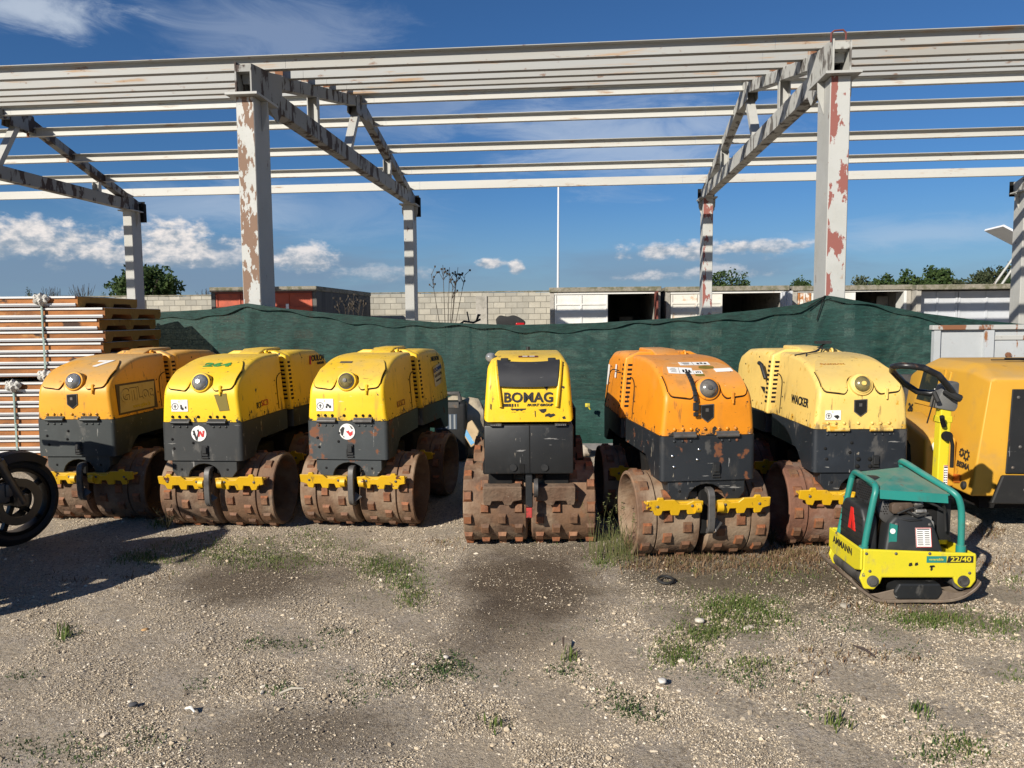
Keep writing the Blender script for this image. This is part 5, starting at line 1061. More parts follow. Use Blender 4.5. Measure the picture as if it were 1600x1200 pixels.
    m=MB(); m.lathe([(.075,0),(.075,.03),(.066,.036),(.001,.037)],(-.045,-.085,.46),(0,-1,.1),24); eg=m.build('exhaust_guard',mat('guard_grey',(.075,.072,.07),.5,.4,[((.03,.03,.03),9,.4,.7,.7)]),t,smooth=40); eg.location.x=-.055
    m=MB()
    for i in range(-5,6):
        for j in range(-5,6):
            if 6<i*i+j*j<26: m.cyl((-.045+i*.0125+(j%2)*.006,-.121,.46+j*.0125),(-.045+i*.0125+(j%2)*.006,-.1235,.46+j*.0125),.004,n=6)
    m.build('vent_holes',DK,eg,smooth=0)
    m=MB(); m.prism([(-.045,.455),(.05,.455),(.058,.468),(.058,.505),(.045,.515),(-.04,.512),(-.052,.50),(-.052,.466)],lambda u,v,w:(u,w,v),-.155,-.10); m.cyl((-.005,-.155,.485),(-.005,-.162,.485),.014); m.build('exhaust',EXH,t,bev=.006,seg=2).location.x=-.07
    m=MB(); m.cyl((.10,-.12,.40),(.10,-.12,.50),.022,.030,14); m.cyl((.10,-.12,.50),(.10,-.12,.53),.034,.018,14); m.box((.10,-.13,.45),(.075,.05,.025)); m.box((.135,-.14,.425),(.06,.03,.03)); m.cyl((.075,-.16,.47),(.13,-.16,.47),.012,n=10); m.tube([(.14,-.14,.43),(.17,-.15,.41),(.18,-.14,.36)],.008,8); m.build('carburettor',ENG,t,bev=.003,seg=1).location.x=-.08
    m=MB(); m.bb(.14,.21,-.10,.10,.30,.52); m.bb(.03,.19,-.06,.08,.50,.57); m.tube([(.0,-.14,.53),(.06,-.15,.54),(.14,-.14,.52),(.17,-.12,.45)],.009,8); m.tube([(-.09,-.15,.43),(-.03,-.16,.42),(.03,-.16,.425)],.006,8); m.build('fuel_tank',BLK,t,bev=.02,seg=2)
    m=MB(); m.prism([(-.15,.24),(-.105,.24),(-.10,.40),(-.135,.41)],lambda u,v,w:(u,w,v),-.178,-.165); cv=m.build('belt_guard',TEAL,t,smooth=0); m=MB(); m.lathe([(.014,0),(.014,.002),(.001,.002)],(-.125,-.178,.37),(0,-1,0),14); m.build('round_sticker',WHT,cv,smooth=0)
    m=MB(); m.tube([(-.05,-.16,.47),(.0,-.17,.445),(.06,-.165,.46)],.007,8); m.tube([(.05,-.15,.52),(.10,-.165,.50),(.15,-.15,.47),(.165,-.14,.36)],.006,8); m.tube([(-.10,-.17,.46),(-.04,-.178,.49),(.03,-.17,.50)],.005,8); m.build('engine_hose',RUB,t)
    for x,z in((-.165,.26),(.115,.26),(.07,.40),(-.10,.40)): rivets(sh,[(x,-.197-(z-.22)*-.18,z)],GREASE,(0,-1,.18),.010,h=.005)
    rivets(dk,[(x,-.2125,z) for x,z in((-.27,.262),(-.12,.262),(.05,.262),(-.25,.17),(.255,.16))],GREASE,(0,-1,0),.008,h=.005)
    # handle column, bracket, grey head and loop
    m=MB(); m.prism([(.165,.24),(.262,.24),(.272,.30),(.272,.40),(.255,.435),(.235,.455),(.205,.44),(.19,.36),(.17,.30)],lambda u,v,w:(u,w,v),.02,.045); m.prism([(.215,.24),(.285,.24),(.285,.40),(.25,.455),(.22,.44)],lambda u,v,w:(u,w,v),.11,.135); br=m.build('handle_bracket',LIME,t,smooth=0,bev=.006,seg=2)
    m=MB(); m.cyl((.245,.016,.425),(.245,.008,.425),.016,n=12); m.cyl((.27,.016,.27),(.27,.010,.27),.012,n=12); m.build('bracket_bolts',GREASE,br)
    m=MB(); m.prism([(.205,.38),(.262,.38),(.262,.98),(.205,.98)],lambda u,v,w:(u+(v-.38)*.02,w,v),.047,.108); po=m.build('handle_column',LIME,t,smooth=0,bev=.006,seg=2)
    m=MB(); m.bb(.203,.222,.0455,.0468,.50,.58); m.build('rust_patch',RST,po,smooth=0)
    sticker(po,(.252,.046,.60),(0,-1,0),.022,.14,marks=3,name='spec_sticker')
    m=MB(); m.bb(.208,.280,.045,.112,.90,.935); m.build('pole_collar',LIME,po,bev=.004,seg=1)
    m=MB(); m.tube([(.225,.03,.885),(.205,.01,.92),(.195,-.005,.94)],.013,8); m.cyl((.245,.045,.83),(.245,.02,.83),.026,n=14); m.tube([(.26,.03,.84),(.275,.03,.78),(.275,.03,.66)],.010,8); m.build('lock_lever',DK,po)
    m=MB(); m.prism([(.185,.98),(.285,.96),(.300,.985),(.305,1.115),(.285,1.125),(.225,1.105),(.195,1.03)],lambda u,v,w:(u,w,v),.035,.12); m.build('handle_head',mat('grey_cast_head',(.12,.12,.115),.55,0,[((.05,.05,.05),8,.45,.7,.7)]),t,bev=.010,seg=2)
    m=MB(); a=[(.27,.02,1.045),(.245,.0,1.075),(.15,-.04,1.165),(.06,-.06,1.205),(-.005,-.055,1.215),(-.05,-.03,1.215),(-.055,.03,1.205),(-.03,.09,1.18),(.06,.15,1.11),(.14,.16,1.06),(.20,.14,1.05),(.24,.11,1.06)]
    m.tube(a,.0175,10); lp=m.build('handle_loop',mat('worn_black_tube',(.016,.016,.017),.35,.2,[((.16,.08,.045),9,.62,.7,.8),((.05,.05,.05),20,.5,.7,.6)]),t,smooth=60)
    m=MB(); m.tube([(.215,.015,1.08),(.255,.0,1.05),(.29,.0,1.035)],.02,8); m.tube([(.16,.02,1.07),(.175,.0,1.02)],.012,6); m.build('throttle_grip',RUB,t)
    m=MB(); m.tube([(.17,.03,1.05),(.16,.03,1.0),(.135,.03,.90)],.004,5); m.build('throttle_cable',DK,t)
compactor()

# ------------------------------------------------------------------ compressor
CY=mat('compressor_yellow',(.58,.31,.028),.55,0,[((.54,.28,.025),2.5,.4,.7,.8),((.34,.22,.09),5,.52,.8,.55),(DUST,2,.3,.7,.5,(1,1,1),True,.8),((.12,.07,.03),14,.66,.72,.6,(1,1,.4)),((.02,.018,.015),9,.70,.712,1)],(14,.12,.004))
def compressor():
    t=thing('air_compressor','angular yellow towable air compressor with black grille, cut by the right edge','compressor',(3.13,5.08,0),R(-5))
    # canopy: local x to the right along the front, y back; tumblehome sides and a chamfered roof
    w0,w1=-.055,1.22; L=1.25
    def ring(y,z0,z1,z2,ins):  # left bottom, left shoulder, roof left, roof right, right shoulder, right bottom
        return [(w0+.0,y,z0),(w0+.10*1.0,y,z1),(w0+.19+ins,y,z2),(w1-.19-ins,y,z2),(w1-.10,y,z1),(w1,y,z0)]
    R0=ring(0,.26,1.035,1.035,.0); R0[2]=(w0+.13,.02,1.06); R0[3]=(w1-.13,.02,1.06)
    rs=[R0,ring(.30,.26,1.085,1.135,0),ring(.95,.26,1.085,1.145,0),ring(L,.26,.98,1.06,0)]
    m=MB(); V=[p for r in rs for p in r]; F=[]
    for k in range(3):
        for i in range(5): a=k*6+i; F.append((a,a+6,a+7,a+1))
        F.append((k*6,k*6+5,k*6+11,k*6+6))
    F+=[(0,1,2,3,4,5),(23,22,21,20,19,18)]
    m.add(V,F); can=m.build('canopy',CY,t,bev=.022,seg=3,smooth=30)
    # raised stripe along the crease between the control side and the front part
    n=Vector((-1,0,.13)).normalized()
    def sd(y,z,off=0): return Vector((w0+.10*(z-.26)/.8,y,z))+n*off
    m=MB(); 
    for a,b in(((.62,.60),(.55,1.06)),): m.bar(sd(a[0],a[1],.004),sd(b[0],b[1],.004),.035,.012,n)
    m.build('crease_strip',CY,can,bev=.004,seg=1)
    m=MB(); q=[(.66,.78),(1.06,.78),(1.0,1.07),(.62,1.07)]
    m.prism(q,lambda u,v,w:sd(u,v,w),.0015,.010,0); m.prism([(.72,.81),(1.02,.81),(.97,1.05),(.70,1.05)],lambda u,v,w:sd(u,v,w),.008,.013,1); m.prism([(.70,.83),(.74,.83),(.74,.92),(.70,.92)],lambda u,v,w:sd(u,v,w),.0135,.015,2)
    m.build('control_window',[CY,mat('dark_window',(.02,.022,.02),.12,0,[((.20,.15,.04),5,.5,.65,.5)]),WHT],can,smooth=0)
    text('26',.09,frame(sd(1.12,.73,.004),n),INK,can,bold=.002)
    text('BISMA',.055,frame(sd(.16,.44,.004),n),INK,can,bold=.0018,sx=1.15)
    m=MB(); M=frame(sd(.16,.515,.004),n)
    for cx,cy,r in((.025,.0,.030),(-.045,.008,.022)):
        m.lathe([(r*.65,0),(r*.65,.0015),(r,.0015),(r,0)],M@Vector((cx,cy,0)),n,18,closed=False)
        for k in range(8): a=k*PI/4; m.box(M@Vector((cx+math.cos(a)*r*1.15,cy+math.sin(a)*r*1.15,.0005)),(.004,.012,.012))
    m.build('gear_logo',INK,can,smooth=0)
    # front grille panel with louvres
    m=MB(); m.prism([(.155,.42),(1.02,.42),(1.00,.985),(.175,.985)],lambda u,v,w:(u,w,v),-.012,-.002); g=m.build('grille_panel',GB,t,smooth=0,bev=.008,seg=2)
    m=MB()
    for k in range(6): m.bb(.30,.95,-.020,-.0125,.895-.062*k-.0,.915-.062*k)
    m.build('louvre',BLK,g,smooth=0)
    m=MB(); m.bb(.30,.92,-.0145,-.0122,.45,.82); m.build('grille_opening',DK,g,smooth=0)
    m=MB()
    for k in range(16): m.bb(.31+k*.038,.318+k*.038,-.020,-.0147,.46,.81)
    m.build('grille_bars',BLK,g,smooth=0)
    m=MB(); m.bb(.345,.405,-.0225,-.0203,.53,.68); m.build('hang_tag',GREASE,g,smooth=0)
    rivets(g,[(.20,-.0125,.46),(.215,-.0125,.93),(.24,-.0125,.60)],GREASE,r=.012)
    text('KAESER',.075,frame((.425,-.0135,.94),(0,-1,0)),WHT,g,bold=.003,sx=1.15)
    # black skirt below
    m=MB(); m.prism([(.06,.22),(1.10,.22),(1.06,.415),(.115,.415)],lambda u,v,w:(u,w-(v-.22)*.10,v),-.040,-.006); sk=m.build('front_skirt',BLK,t,smooth=0,bev=.008,seg=1)
    rivets(sk,[(.26,-.052,.32),(.29,-.052,.33),(.62,-.052,.32)],GREASE,r=.011)
    m=MB(); m.lathe([(.028,0),(.028,.012),(.02,.02),(.001,.022)],sd(.10,.315,.0),n,16); m.build('rubber_stop',RUB,t)
    m=MB(); M=frame(sd(.22,.34,.003),n); m.prism([(-.05,.02),(.05,.035),(.06,-.02),(-.01,-.035)],lambda u,v,w:M@Vector((u,v,w)),0,.008); m.build('reflector',ORL,t,smooth=0)
    # wheel guard on the left with its marker light
    m=MB(); P=[(.25,.27),(.25,.615),(.80,.735),(1.10,.70),(1.12,.45),(.98,.45),(.90,.60),(.66,.62),(.50,.52),(.44,.27)]
    m.prism(P,lambda u,v,w:(w,u,v),-.255,-.04); mg=m.build('mudguard',CY,t,bev=.02,seg=3)
    m=MB(); m.lathe([(.044,0),(.044,.012),(.036,.020),(.001,.024)],(-.165,.25,.555),(0,-1,0),22); m.build('marker_light',AMB,mg,smooth=50)
    for sx in(-.15,1.32):
        m=MB(); m.lathe([(.12,-.075),(.20,-.085),(.27,-.07),(.285,0),(.27,.07),(.20,.085),(.12,.075)],(sx,.74,.285),(1,0,0),32,closed=False); wh=m.build('wheel',RUB,t,smooth=40)
        m=MB(); m.lathe([(.16,-.04),(.10,-.05),(.05,-.07),(.001,-.07)],(sx,.74,.285),(1 if sx<0 else -1,0,0),24,closed=False); m.build('rim',GREASE,wh)
    m=MB(); m.bb(.05,1.12,.1,1.2,.16,.255); m.bb(.55,.65,1.2,2.1,.20,.28); m.bb(-.15,1.32,.70,.78,.24,.30); m.build('chassis',DK,t)
    m=MB(); m.bb(.30,1.0,.5,.52,1.147,1.153); m.bb(.50,1.0,.30,.52,1.146,1.15); m.cyl((.36,.45,1.16),(.80,.42,1.16),.008); m.build('roof_seam',DK,can,smooth=0)
compressor()

# ------------------------------------------------------------------ motorcycle at the left, and an unseen one added for its shadow
def motorcycle(label,loc,rz):
    t=thing('motorcycle',label,'motorcycle',loc,rz)      # local +x is forward, front contact at the origin
    def wheel(x,r,w,name,hub):
        m=MB(); m.lathe([(r-.075,-w*.40),(r-.05,-w*.5),(r-.02,-w*.38),(r-.004,-w*.15),(r,0),(r-.004,w*.15),(r-.02,w*.38),(r-.05,w*.5),(r-.075,w*.40),(r-.085,0)],(x,0,r),(0,1,0),48,closed=False); wh=m.build(name,RUB,t,smooth=50)
        m=MB(); m.lathe([(r-.078,-.04),(r-.10,-.045),(r-.105,0),(r-.10,.045),(r-.078,.04)],(x,0,r),(0,1,0),40,closed=False); m.cyl((x,-.07,r),(x,.07,r),.04,n=16)
        for k in range(5):
            a=k*2*PI/5+.35; d=Vector((math.cos(a),0,math.sin(a))); e=Vector((math.cos(a+.18),0,math.sin(a+.18))); m.bar(Vector((x,0,r))+d*.03,Vector((x,0,r))+e*(r-.095),.028,.035,(0,1,0))
        m.build('rim',mat('black_rim',(.010,.010,.010),.4,.3),wh,smooth=30)
        for s in(-1,1):
            m=MB(); m.lathe([(.155,s*.052),(.155,s*.057),(.10,s*.057),(.10,s*.052)],(x,0,r),(0,1,0),36,closed=False); m.build('brake_disc',mat('disc_steel',(.12,.12,.12),.35,.9),wh,smooth=0)
        return wh
    r=.30; wheel(0,r,.12,'front_wheel',1); wheel(-1.42,.31,.17,'rear_wheel',0)
    ax=Vector((-.0,0,r)); d=Vector((-.42,0,.907))
    FK=mat('fork_alloy',(.14,.13,.12),.35,.7,[((.06,.055,.05),12,.45,.7,.7)])
    for s in(-1,1):
        o=Vector((0,s*.095,0)); m=MB(); m.cyl(ax+o,ax+o+d*.30,.030,.028,14); m.cyl(ax+o+d*.30,ax+o+d*.72,.024,n=14); m.cyl(ax+o+d*.28,ax+o+d*.33,.036,n=14); m.box(ax+o+d*.02,(.07,.045,.07))
        m.build('fork_leg',FK,t)
        m=MB(); m.box(ax+o*.78+Vector((-.11,0,.085)),(.07,.045,.13)); m.box(ax+o*.78+Vector((-.085,s*.02,.10)),(.05,.03,.09)); m.build('brake_caliper',mat('caliper_grey',(.10,.10,.10),.45,.5),t,bev=.012,seg=2)
    m=MB()      # front mudguard
    for s in(-1,1): pass
    V=[];F=[]
    for k in range(15):
        a=R(50)+R(95)*k/14
        for j,yy in enumerate((-.075,-.06,0,.06,.075)):
            rr=r+.022-(.05 if j in(0,4) else 0)+(.01 if j==2 else 0); V.append((math.cos(a)*rr,yy,r+math.sin(a)*rr))
    for k in range(14):
        for j in range(4): a=k*5+j; F.append((a,a+1,a+6,a+5))
    n0=len(V); V2=[(x,y,z+.006) for x,y,z in V]; m.add(V,F); m.add(V2,[f[::-1] for f in F]); m.build('front_mudguard',mat('dull_black',(.010,.010,.011),.6,0),t,smooth=60,recalc=False)
    top=ax+d*.72; m=MB(); m.bar(top+Vector((0,-.12,0)),top+Vector((0,.12,0)),.07,.04); m.tube([top+Vector((-.06,-.38,.10)),top+Vector((-.02,-.22,.11)),top+Vector((0,-.08,.06)),top+Vector((0,.08,.06)),top+Vector((-.02,.22,.11)),top+Vector((-.06,.38,.10))],.013,8)
    m.build('handlebar',BLK,t)
    for s in(-1,1):
        m=MB(); m.tube([top+Vector((-.065,s*.38,.10)),top+Vector((-.085,s*.48,.095))],.019,8); m.build('grip',RUB,t)
    m=MB(); m.lathe([(.03,-.12),(.08,-.07),(.095,0),(.085,.02)],top+Vector((.12,0,-.08)),(1,0,.05),24); hl=m.build('headlight',BLK,t); m=MB(); m.lathe([(.085,0),(.07,.02),(.001,.035)],top+Vector((.14,0,-.08)),(1,0,.05),24); m.build('lens',LENS,hl)
    m=MB(); P=crom([(-.42,.86),(-.50,.99),(-.68,1.04),(-.86,.96),(-.92,.80),(-.70,.76)],4); m.prism([(p.x,p.y) for p in P],lambda u,v,w:(u,w,v),-.16,.16); m.build('fuel_tank',mat('tank_black',(.012,.012,.014),.2,0,coat=.6),t,bev=.06,seg=4)
    m=MB(); P=crom([(-.85,.80),(-.95,.85),(-1.2,.84),(-1.45,.92),(-1.72,.94),(-1.70,.86),(-1.4,.78),(-1.1,.74)],4); m.prism([(p.x,p.y) for p in P],lambda u,v,w:(u,w,v),-.13,.13); m.build('saddle',RUB,t,bev=.04,seg=3)
    m=MB(); P=crom([(-.26,.52),(-.30,.75),(-.22,1.0),(-.40,1.12),(-.52,.98),(-.95,.86),(-1.10,.66),(-1.0,.42),(-.85,.30),(-.50,.28),(-.34,.40)],3); m.prism([(p.x,p.y) for p in P],lambda u,v,w:(u,w,v),-.215,.215); m.build('added_fairing',mat('fairing_black',(.012,.012,.013),.25,0,coat=.5),t,bev=.05,seg=3)  # fairing added to make the bike's cast shadow solid
    m=MB(); m.bb(-.98,-.52,-.17,.17,.26,.55); m.cyl((-.62,0,.45),(-.50,0,.72),.10); m.cyl((-.82,0,.5),(-.88,0,.72),.10); m.cyl((-.75,-.21,.38),(-.75,.21,.38),.12); m.build('engine',GREASE,t,bev=.03,seg=2)
    m=MB(); m.tube([(-.40,0,.88),(-.75,.1,.72),(-1.0,.1,.55),(-1.0,.1,.4)],.03,8); m.tube([(-.40,0,.88),(-.75,-.1,.72),(-1.0,-.1,.55),(-1.0,-.1,.4)],.03,8); m.tube([(-1.0,.09,.42),(-1.42,.10,.31)],.028,8); m.tube([(-1.0,-.09,.42),(-1.42,-.10,.31)],.028,8); m.tube([(-.42,0,.88),(-.52,0,.5),(-.6,0,.28)],.028,8); m.build('frame',BLK,t)
    m=MB(); m.tube([(-.52,-.08,.62),(-.44,-.12,.45),(-.55,-.14,.24),(-1.0,-.16,.24),(-1.25,-.17,.34),(-1.65,-.18,.44)],[.022,.022,.025,.03,.05,.045],10); m.build('exhaust',GREASE,t)
    m=MB(); m.tube([ax+Vector((-.05,.11,.1)),ax+d*.25+Vector((.05,.12,0)),ax+d*.5+Vector((.03,.12,0)),top],.006,6); m.build('brake_hose',RUB,t)
    m=MB(); m.tube([(-.85,.12,.28),(-.80,.24,.01)],.012,6); m.build('side_stand',BLK,t)
    return t
a=gp(40,852); motorcycle('black motorcycle at the left edge, only front wheel and fork in view',(a.x-.06,a.y,0),R(64))
motorcycle('unseen black motorcycle added outside the left edge to cast the large shadow',(-3.0,3.66,0),R(8))  # second bike, out of view, added as caster of the left shadow

# ------------------------------------------------------------------ stacked sandwich panels
FOAM=mat('aged_orange_foam',(.37,.145,.042),.9,0,[((.17,.07,.025),6,.4,.65,.9,(.3,1,1)),((.48,.25,.09),10,.55,.72,.8,(.4,1,1)),((.04,.025,.018),4.5,.60,.66,.95,(.8,1,1)),((.42,.38,.32),12,.66,.72,.7,(.6,1,1))],(40,.5,.006))
FOAMY=mat('sun_yellowed_foam',(.31,.15,.022),.9,0,[((.28,.14,.02),4,.4,.65,.9),((.55,.33,.06),9,.55,.75,.6),((.10,.05,.015),9,.62,.72,.7)],(30,.5,.008))
SHEET=mat('white_coated_sheet',(.62,.62,.61),.4,0,[((.45,.44,.42),3,.45,.75,.7,(.3,1,1)),((.20,.17,.14),8,.66,.74,.6,(.3,1,1))]); SHEETG=mat('shaded_grey_sheet',(.30,.31,.33),.45,0,[((.20,.20,.21),3,.45,.75,.7,(.3,1,1))])  # SHEETG: grey with the white sheet's shade put into the colour
PITCHZ=.1135
def panel(label,x1,y0,z,dx,dark,group):
    """one roof panel: foam core with trapezoid ribs underneath between two thin sheets; long side toward the yard"""
    L=3.4; Wd=1.2; t=thing('sandwich_panel',label,'sandwich panel',(x1+dx,y0,z),0,group)
    P=[(0,.105),(0,.030),(.03,.0),(.10,.0),(.13,.045),(.43,.045),(.46,.0),(.56,.0),(.59,.045),(.88,.045),(.91,.0),(.99,.0),(1.02,.030),(1.02,.105)]; P=[(a*1.176,b) for a,b in P]
    m=MB(); n=len(P); vs=[]; 
    for k in range(3): pass
    m.prism(P,lambda u,v,w:(w,u,v),-L,-.0); o=m.build('foam_core',[FOAM,FOAMY],t,smooth=0)
    me=o.data
    for p in me.polygons: p.material_index=1 if abs(p.normal.x)>.7 else 0
    m=MB(); m.bb(-L+.01,-.015,-.016,Wd+.004,.1052,.1095); m.bb(-L+.01,-.015,-.016,-.009,.091,.105); m.build('top_sheet',SHEET,t,smooth=0)
    m=MB(); m.bb(-L+.01,-.015,-.013,-.004,.012,.040); m.build('shaded_sheet_edge',SHEETG,t,smooth=0); m=MB(); m.bb(-L+.01,-.015,-.018,-.0135,.026,.041); m.build('edge_lip',SHEET,t,smooth=0)  # grey strip paints the shaded part of the white sheet
    return t
ords=['topmost','second','third','fourth','fifth','sixth','seventh','bottom']
YS=7.55; XS=-4.03
def bundle(nm,z0,n,xs,grp,where):
    for k in range(n):
        od='topmost' if k==n-1 else 'bottom' if k==0 else ords[n-1-k]
        panel('white faced orange foam panel, %s of the %s bundle'%(od,where),XS,YS+random.uniform(-.015,.015),z0+k*PITCHZ,xs[k],0,grp)
bundle('u',.945,7,(-.10,-.05,.02,.05,.0,.06,-.20),'panels of the upper bundle','upper')
bundle('l',.105,7,(.0,.03,.0,.04,-.02,.02,-.08),'panels of the lower bundle','lower')
m=MB()
for x in(-.3,-1.3,-2.3): m.bb(XS+x-.05,XS+x+.05,YS+.02,YS+1.18,.0,.1002)
for y in(.1,.5,.9): m.bb(XS-2.6,XS+.0,YS+y-.04,YS+y+.04,.1002,.1040)
tag(m.build('pallet',mat('grey_timber',(.24,.18,.12),.9,0,[((.12,.09,.06),8,.4,.7,.8,(.2,1,1))],(20,.3,.005)),None,smooth=0),'wooden bearers under the lower bundle of panels at left','pallet')
WRAP=mat('crumpled_white_wrap',(.50,.49,.45),.7,0,[((.25,.23,.20),9,.45,.7,.8)],(25,.8,.02)); STRP=mat('green_grey_strap',(.22,.30,.27),.6)
def strap(px,z0,z1,label,dz=.02):
    x=at(px,520,YS).x; t=thing('strap',label,'strap',(x,YS,0)); m=MB(); m.bb(-.009,.009,-.030,-.026,z0-.01,z1+.012); m.bb(-.014,.014,-.026,1.21,z1+.012,z1+.015); m.bb(-.014,.014,1.21,1.214,z0-.01,z1+.015); m.bb(-.014,.014,-.03,1.214,z0-.0135,z0-.0102); m.tube([(.0,-.032,z1),(.012,-.034,z1-.15),(.004,-.034,z1-.4)],.006,5); m.build('band',STRP,t,smooth=0)
    for z in(z0+dz,z1-.035):
        m=MB(); bm_=bmesh.new(); bmesh.ops.create_icosphere(bm_,subdivisions=3,radius=1)
        vs=[(v.co.x*.068*(1+.25*math.sin(v.co.z*7+v.co.y*5)),-.035+v.co.y*.045*(1+.2*math.sin(v.co.x*9)),z+v.co.z*.055*(1+.3*math.sin(v.co.x*8+1)+.15*math.sin(v.co.x*19+v.co.y*13))) for v in bm_.verts]; fs=[[v.index for v in f.verts] for f in bm_.faces]; bm_.free(); m.add(vs,fs); m.build('corner_wrap',WRAP,t,smooth=30)
strap(70,.945,1.742,'green grey strap with white corner wraps round the upper panel bundle'); strap(18,.105,.902,'green grey strap with white corner wrap round the lower panel bundle')
m=MB()
for x in(-.25,-1.2,-2.2): m.bb(XS+x-.05,XS+x+.05,YS+.03,YS+1.18,.9055,.9420)
tag(m.build('spacer_board',SHEETG,None,smooth=0),'spacer boards between the two bundles of panels','spacer')

# ------------------------------------------------------------------ odds and ends between and behind the rollers
def lump(name,label,cat,mats,c,r,sq=1,seed=0,rot=0,sub=3,amp=.16):
    bm_=bmesh.new(); bmesh.ops.create_icosphere(bm_,subdivisions=sub,radius=1); rr=random.Random(seed); k=[rr.uniform(2,5) for _ in range(6)]
    vs=[]
    for v in bm_.verts:
        x,y,z=v.co; f=1+amp*math.sin(x*k[0]+y*k[1])*math.sin(z*k[2]+x*k[3])+amp*.5*math.sin(y*k[4]*2+z*k[5]*2); s=lambda q:math.copysign(abs(q)**sq,q)
        vs.append((s(x)*r[0]*f,s(y)*r[1]*f,max(-.98*r[2],s(z)*r[2]*f)))
    fs=[[v.index for v in f.verts] for f in bm_.faces]; bm_.free(); m=MB(); m.add(vs,fs); o=m.build(name,mats,None,smooth=60); o.location=c; o.rotation_euler=rot if isinstance(rot,tuple) else (0,0,rot); return tag(o,label,cat)
SACK=mat('pale_sack',(.42,.36,.26),.85,0,[((.30,.24,.16),5,.45,.7,.8),((.18,.13,.09),3,.6,.7,.7),((.55,.50,.40),12,.55,.75,.5)],(30,.5,.01))
p=at(722,668,8.3); lump('sack','bulging pale sack on the net between two yellow rollers, under the canister','sack',SACK,(p.x+.02,8.28,.30),(.30,.22,.33),.8,3,.3)
t=thing('cardboard_box','tan box with a blue label leaning on the pale sack','box',(at(746,672,8.0).x,8.0,at(744,690,8.0).z)); M=Matrix.Rotation(R(-33),4,'Y')@Matrix.Rotation(R(-18),4,'X')
m=MB(); m.box((0,0,.09),(.16,.16,.24),M); b=m.build('carton',mat('tan_carton',(.40,.30,.18),.85,0,[((.28,.20,.11),5,.45,.7,.7)]),t,bev=.006,seg=1); m=MB(); m.box((-.045,-.0815,.085),(.045,.002,.19),M); m.build('blue_label',mat('blue_print',(.03,.22,.42),.5,0,[((.3,.4,.45),25,.62,.7,.6)]),b,smooth=0)
t=thing('plastic_canister','dark striped canister standing against the net right of the third roller','canister',(at(705,640,8.1).x,8.1,0)); zt=at(705,612,8.1).z
m=MB(); m.box((0,0,zt/2-.05),(.34,.3,zt-.1)); c=m.build('body',BLK,t,bev=.04,seg=3); m=MB(); m.box((-.03,-.152,zt-.30),(.20,.004,.16),None,0); 
for k in range(4): m.box((-.09+k*.045,-.155,zt-.30),(.018,.003,.15),None,1)
m.build('striped_label',[mat('grey_blue_label',(.05,.07,.10),.5),mat('grey_stripe',(.25,.27,.28),.6)],c,smooth=0); m=MB(); m.tube([(-.1,0,zt-.1),(-.08,0,zt-.02),(.08,0,zt-.02),(.1,0,zt-.1)],.025,8); m.box((-.02,-.14,zt-.125),(.22,.03,.06)); m.build('handle',GREASE,c)
def sheet(name,label,cat,pts,th,mt):
    m=MB(); n=len(pts); m.add([p for p in pts]+[(p[0],p[1],p[2]+th) for p in pts],[tuple(range(n)),tuple(range(2*n-1,n-1,-1))]+[(i,n+i,n+(i+1)%n,(i+1)%n) for i in range(n)]); return tag(m.build(name,mt,None,smooth=0),label,cat)
a=gp(745,705); sheet('plastic_sheet','folded dark grey sheet with blue corner lying under the tan box','sheet',[(a.x-.25,a.y-.1,.02),(a.x+.2,a.y-.25,.10),(a.x+.22,a.y+.15,.25),(a.x-.2,a.y+.25,.30)],.02,mat('grey_sheet',(.10,.10,.11),.5,0,[((.03,.12,.32),2.2,.58,.62,.9)]))
a=gp(925,705); sheet('fibre_board','grey board lying flat on the ground behind the black fronted roller','board',[(a.x-.28,a.y-.12,.03),(a.x+.22,a.y-.22,.05),(a.x+.30,a.y+.10,.17),(a.x-.10,a.y+.30,.20)],.015,mat('grey_board',(.16,.15,.145),.8,0,[((.08,.08,.08),6,.45,.7,.7)]))
a=gp(912,712); lump('rubble','pale broken stone beside the grey board','rubble',mat('pale_stone',(.38,.33,.27),.9),(a.x,a.y,.05),(.07,.06,.06),1,9)
a=at(918,633,8.25); m=MB(); m.box((a.x,8.25,a.z),(.05,.03,.04)); m.tube([(a.x,8.25,a.z),(a.x+.03,8.25,a.z-.05)],.01,6); tag(m.build('hose_coupling',LIME,None,bev=.008,seg=2),'small lime coupling on the net right of the black fronted roller','coupling')
c=gp(1040,909); m=MB(); m.tube([(c.x+.042*math.cos(a),c.y+.042*math.sin(a),.012+.006*math.sin(a)) for a in np.linspace(0,2*PI,24,endpoint=False)],.008,8,True); tag(m.build('rubber_ring',RUB,None),'small black rubber ring on the gravel in front of the orange roller','ring')
for px,py,s,l,c in ((1093,971,.026,'pale fist sized stone in the green grass patch left of the plate compactor',(.55,.5,.42)),(1172,981,.022,'right of two small pale stones below the grass patch',(.5,.44,.36)),(1166,983,.018,'left of two small pale stones below the grass patch',(.5,.44,.36)),(227,985,.018,'small orange brown pebble on the left gravel',(.45,.27,.12)),(208,1102,.018,'dark grey pebble at lower left',(.07,.07,.075)),(1035,1065,.022,'flat white stone at lower centre right',(.6,.57,.52)),(697,1027,.014,'small pale stone near the dark weed clump',(.5,.45,.4)),(1320,948,.03,'flat grey stone by the left foot of the plate compactor',(.3,.27,.22))):
    a=gp(px,py); lump('stone',l,'stone',mat('stone_%d'%px,c,.9,0,[(tuple(q*.6 for q in c),30,.45,.7,.6)]),(a.x,a.y,s*.2),(s*.95,s*.8,s*.42),.9,px,px,2,.12)
for px,py,ln,an,l in ((905,1083-0,.10,.3,'x'),):
    pass
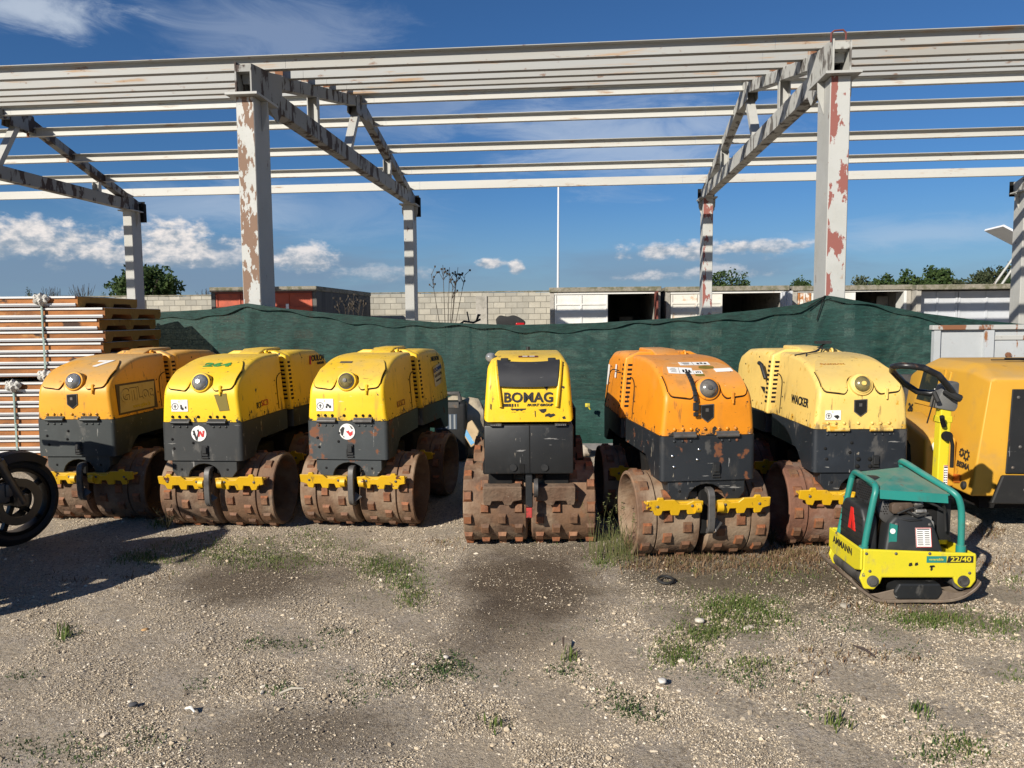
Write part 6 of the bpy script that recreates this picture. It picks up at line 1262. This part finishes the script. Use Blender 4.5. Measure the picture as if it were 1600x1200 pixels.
for px,py,ln,an,l,c in ((455,1083,.10,.35,'pale split stick lying by a grass tuft at lower left centre',(.5,.45,.36)),(297,1113,.06,-.6,'short white splinter at lower left',(.7,.68,.62)),(1350,1020,.12,2.0,'curved dark twig on the right gravel',(.05,.035,.03)),(880,1005,.09,1.5,'thin upright brown twig below the dark track',(.10,.07,.05))):
    a=gp(px,py); d=Vector((math.cos(an),math.sin(an),.05)); m=MB(); m.tube([a-d*ln*.5+Vector((0,0,.008)),a+Vector((0,.008,.016)),a+d*ln*.5+Vector((0,0,.008))],[.004,.006,.003],6); tag(m.build('stick',mat('stick_%d'%px,c,.9),None),l,'stick')
# grey steel skip behind the compressor, grey trestle between
t=thing('steel_tailboard','pale grey steel tailboard with rusty rim standing behind the yellow compressor','tailboard',(3.99,7.3,0),-.03); GS=peel('pale_grey_steel',(.40,.42,.43),(.24,.10,.04),.63,.03,5); zt=1.335
m=MB(); m.bb(0,2.4,0,.02,.1,zt); m.build('front_panel',GS,t,smooth=0); m=MB(); m.bb(.2,.3,.021,.6,.0,.1); m.bar((.25,.05,zt-.3),(.25,.58,.10),.06,.06); m.build('prop',GREASE,t,smooth=0)
m=MB(); m.bb(-.02,2.42,-.04,.03,zt+.0005,zt+.045); m.bb(.56,2.40,-.012,-.001,zt-.10,zt-.055); m.build('rim',peel('rusty_rim',(.40,.40,.38),(.20,.085,.04),.50,.05,7),t,smooth=0,bev=.004,seg=1)
m=MB(); m.bb(.47,.555,-.035,-.001,.1,zt-.005); m.bb(.0,.06,-.03,-.001,.1,zt-.005); m.build('rib',GS,t,smooth=0)
m=MB(); m.cyl((.70,-.01,zt-.24),(.70,-.03,zt-.24),.025); m.build('bolt',RST,t); m=MB(); m.bb(.05,2.35,-.03,.06,-.0,.0998); m.build('foot_beam',GREASE,t,smooth=0)
t=thing('steel_trestle','weathered grey trestle with horizontal beam between the cream roller and the compressor','trestle',(at(1400,590,6.9).x,6.9,0)); zz=at(1400,592,6.9).z
m=MB(); m.bb(-.5,.5,-.04,.04,zz-.05,zz+.04); m.build('beam',GREASE,t,smooth=0)
for x in(-.42,.0,.10,.42): m=MB(); m.bb(x-.03,x+.03,-.03,.03,0,zz-.051); m.build('leg',GREASE,t,smooth=0)
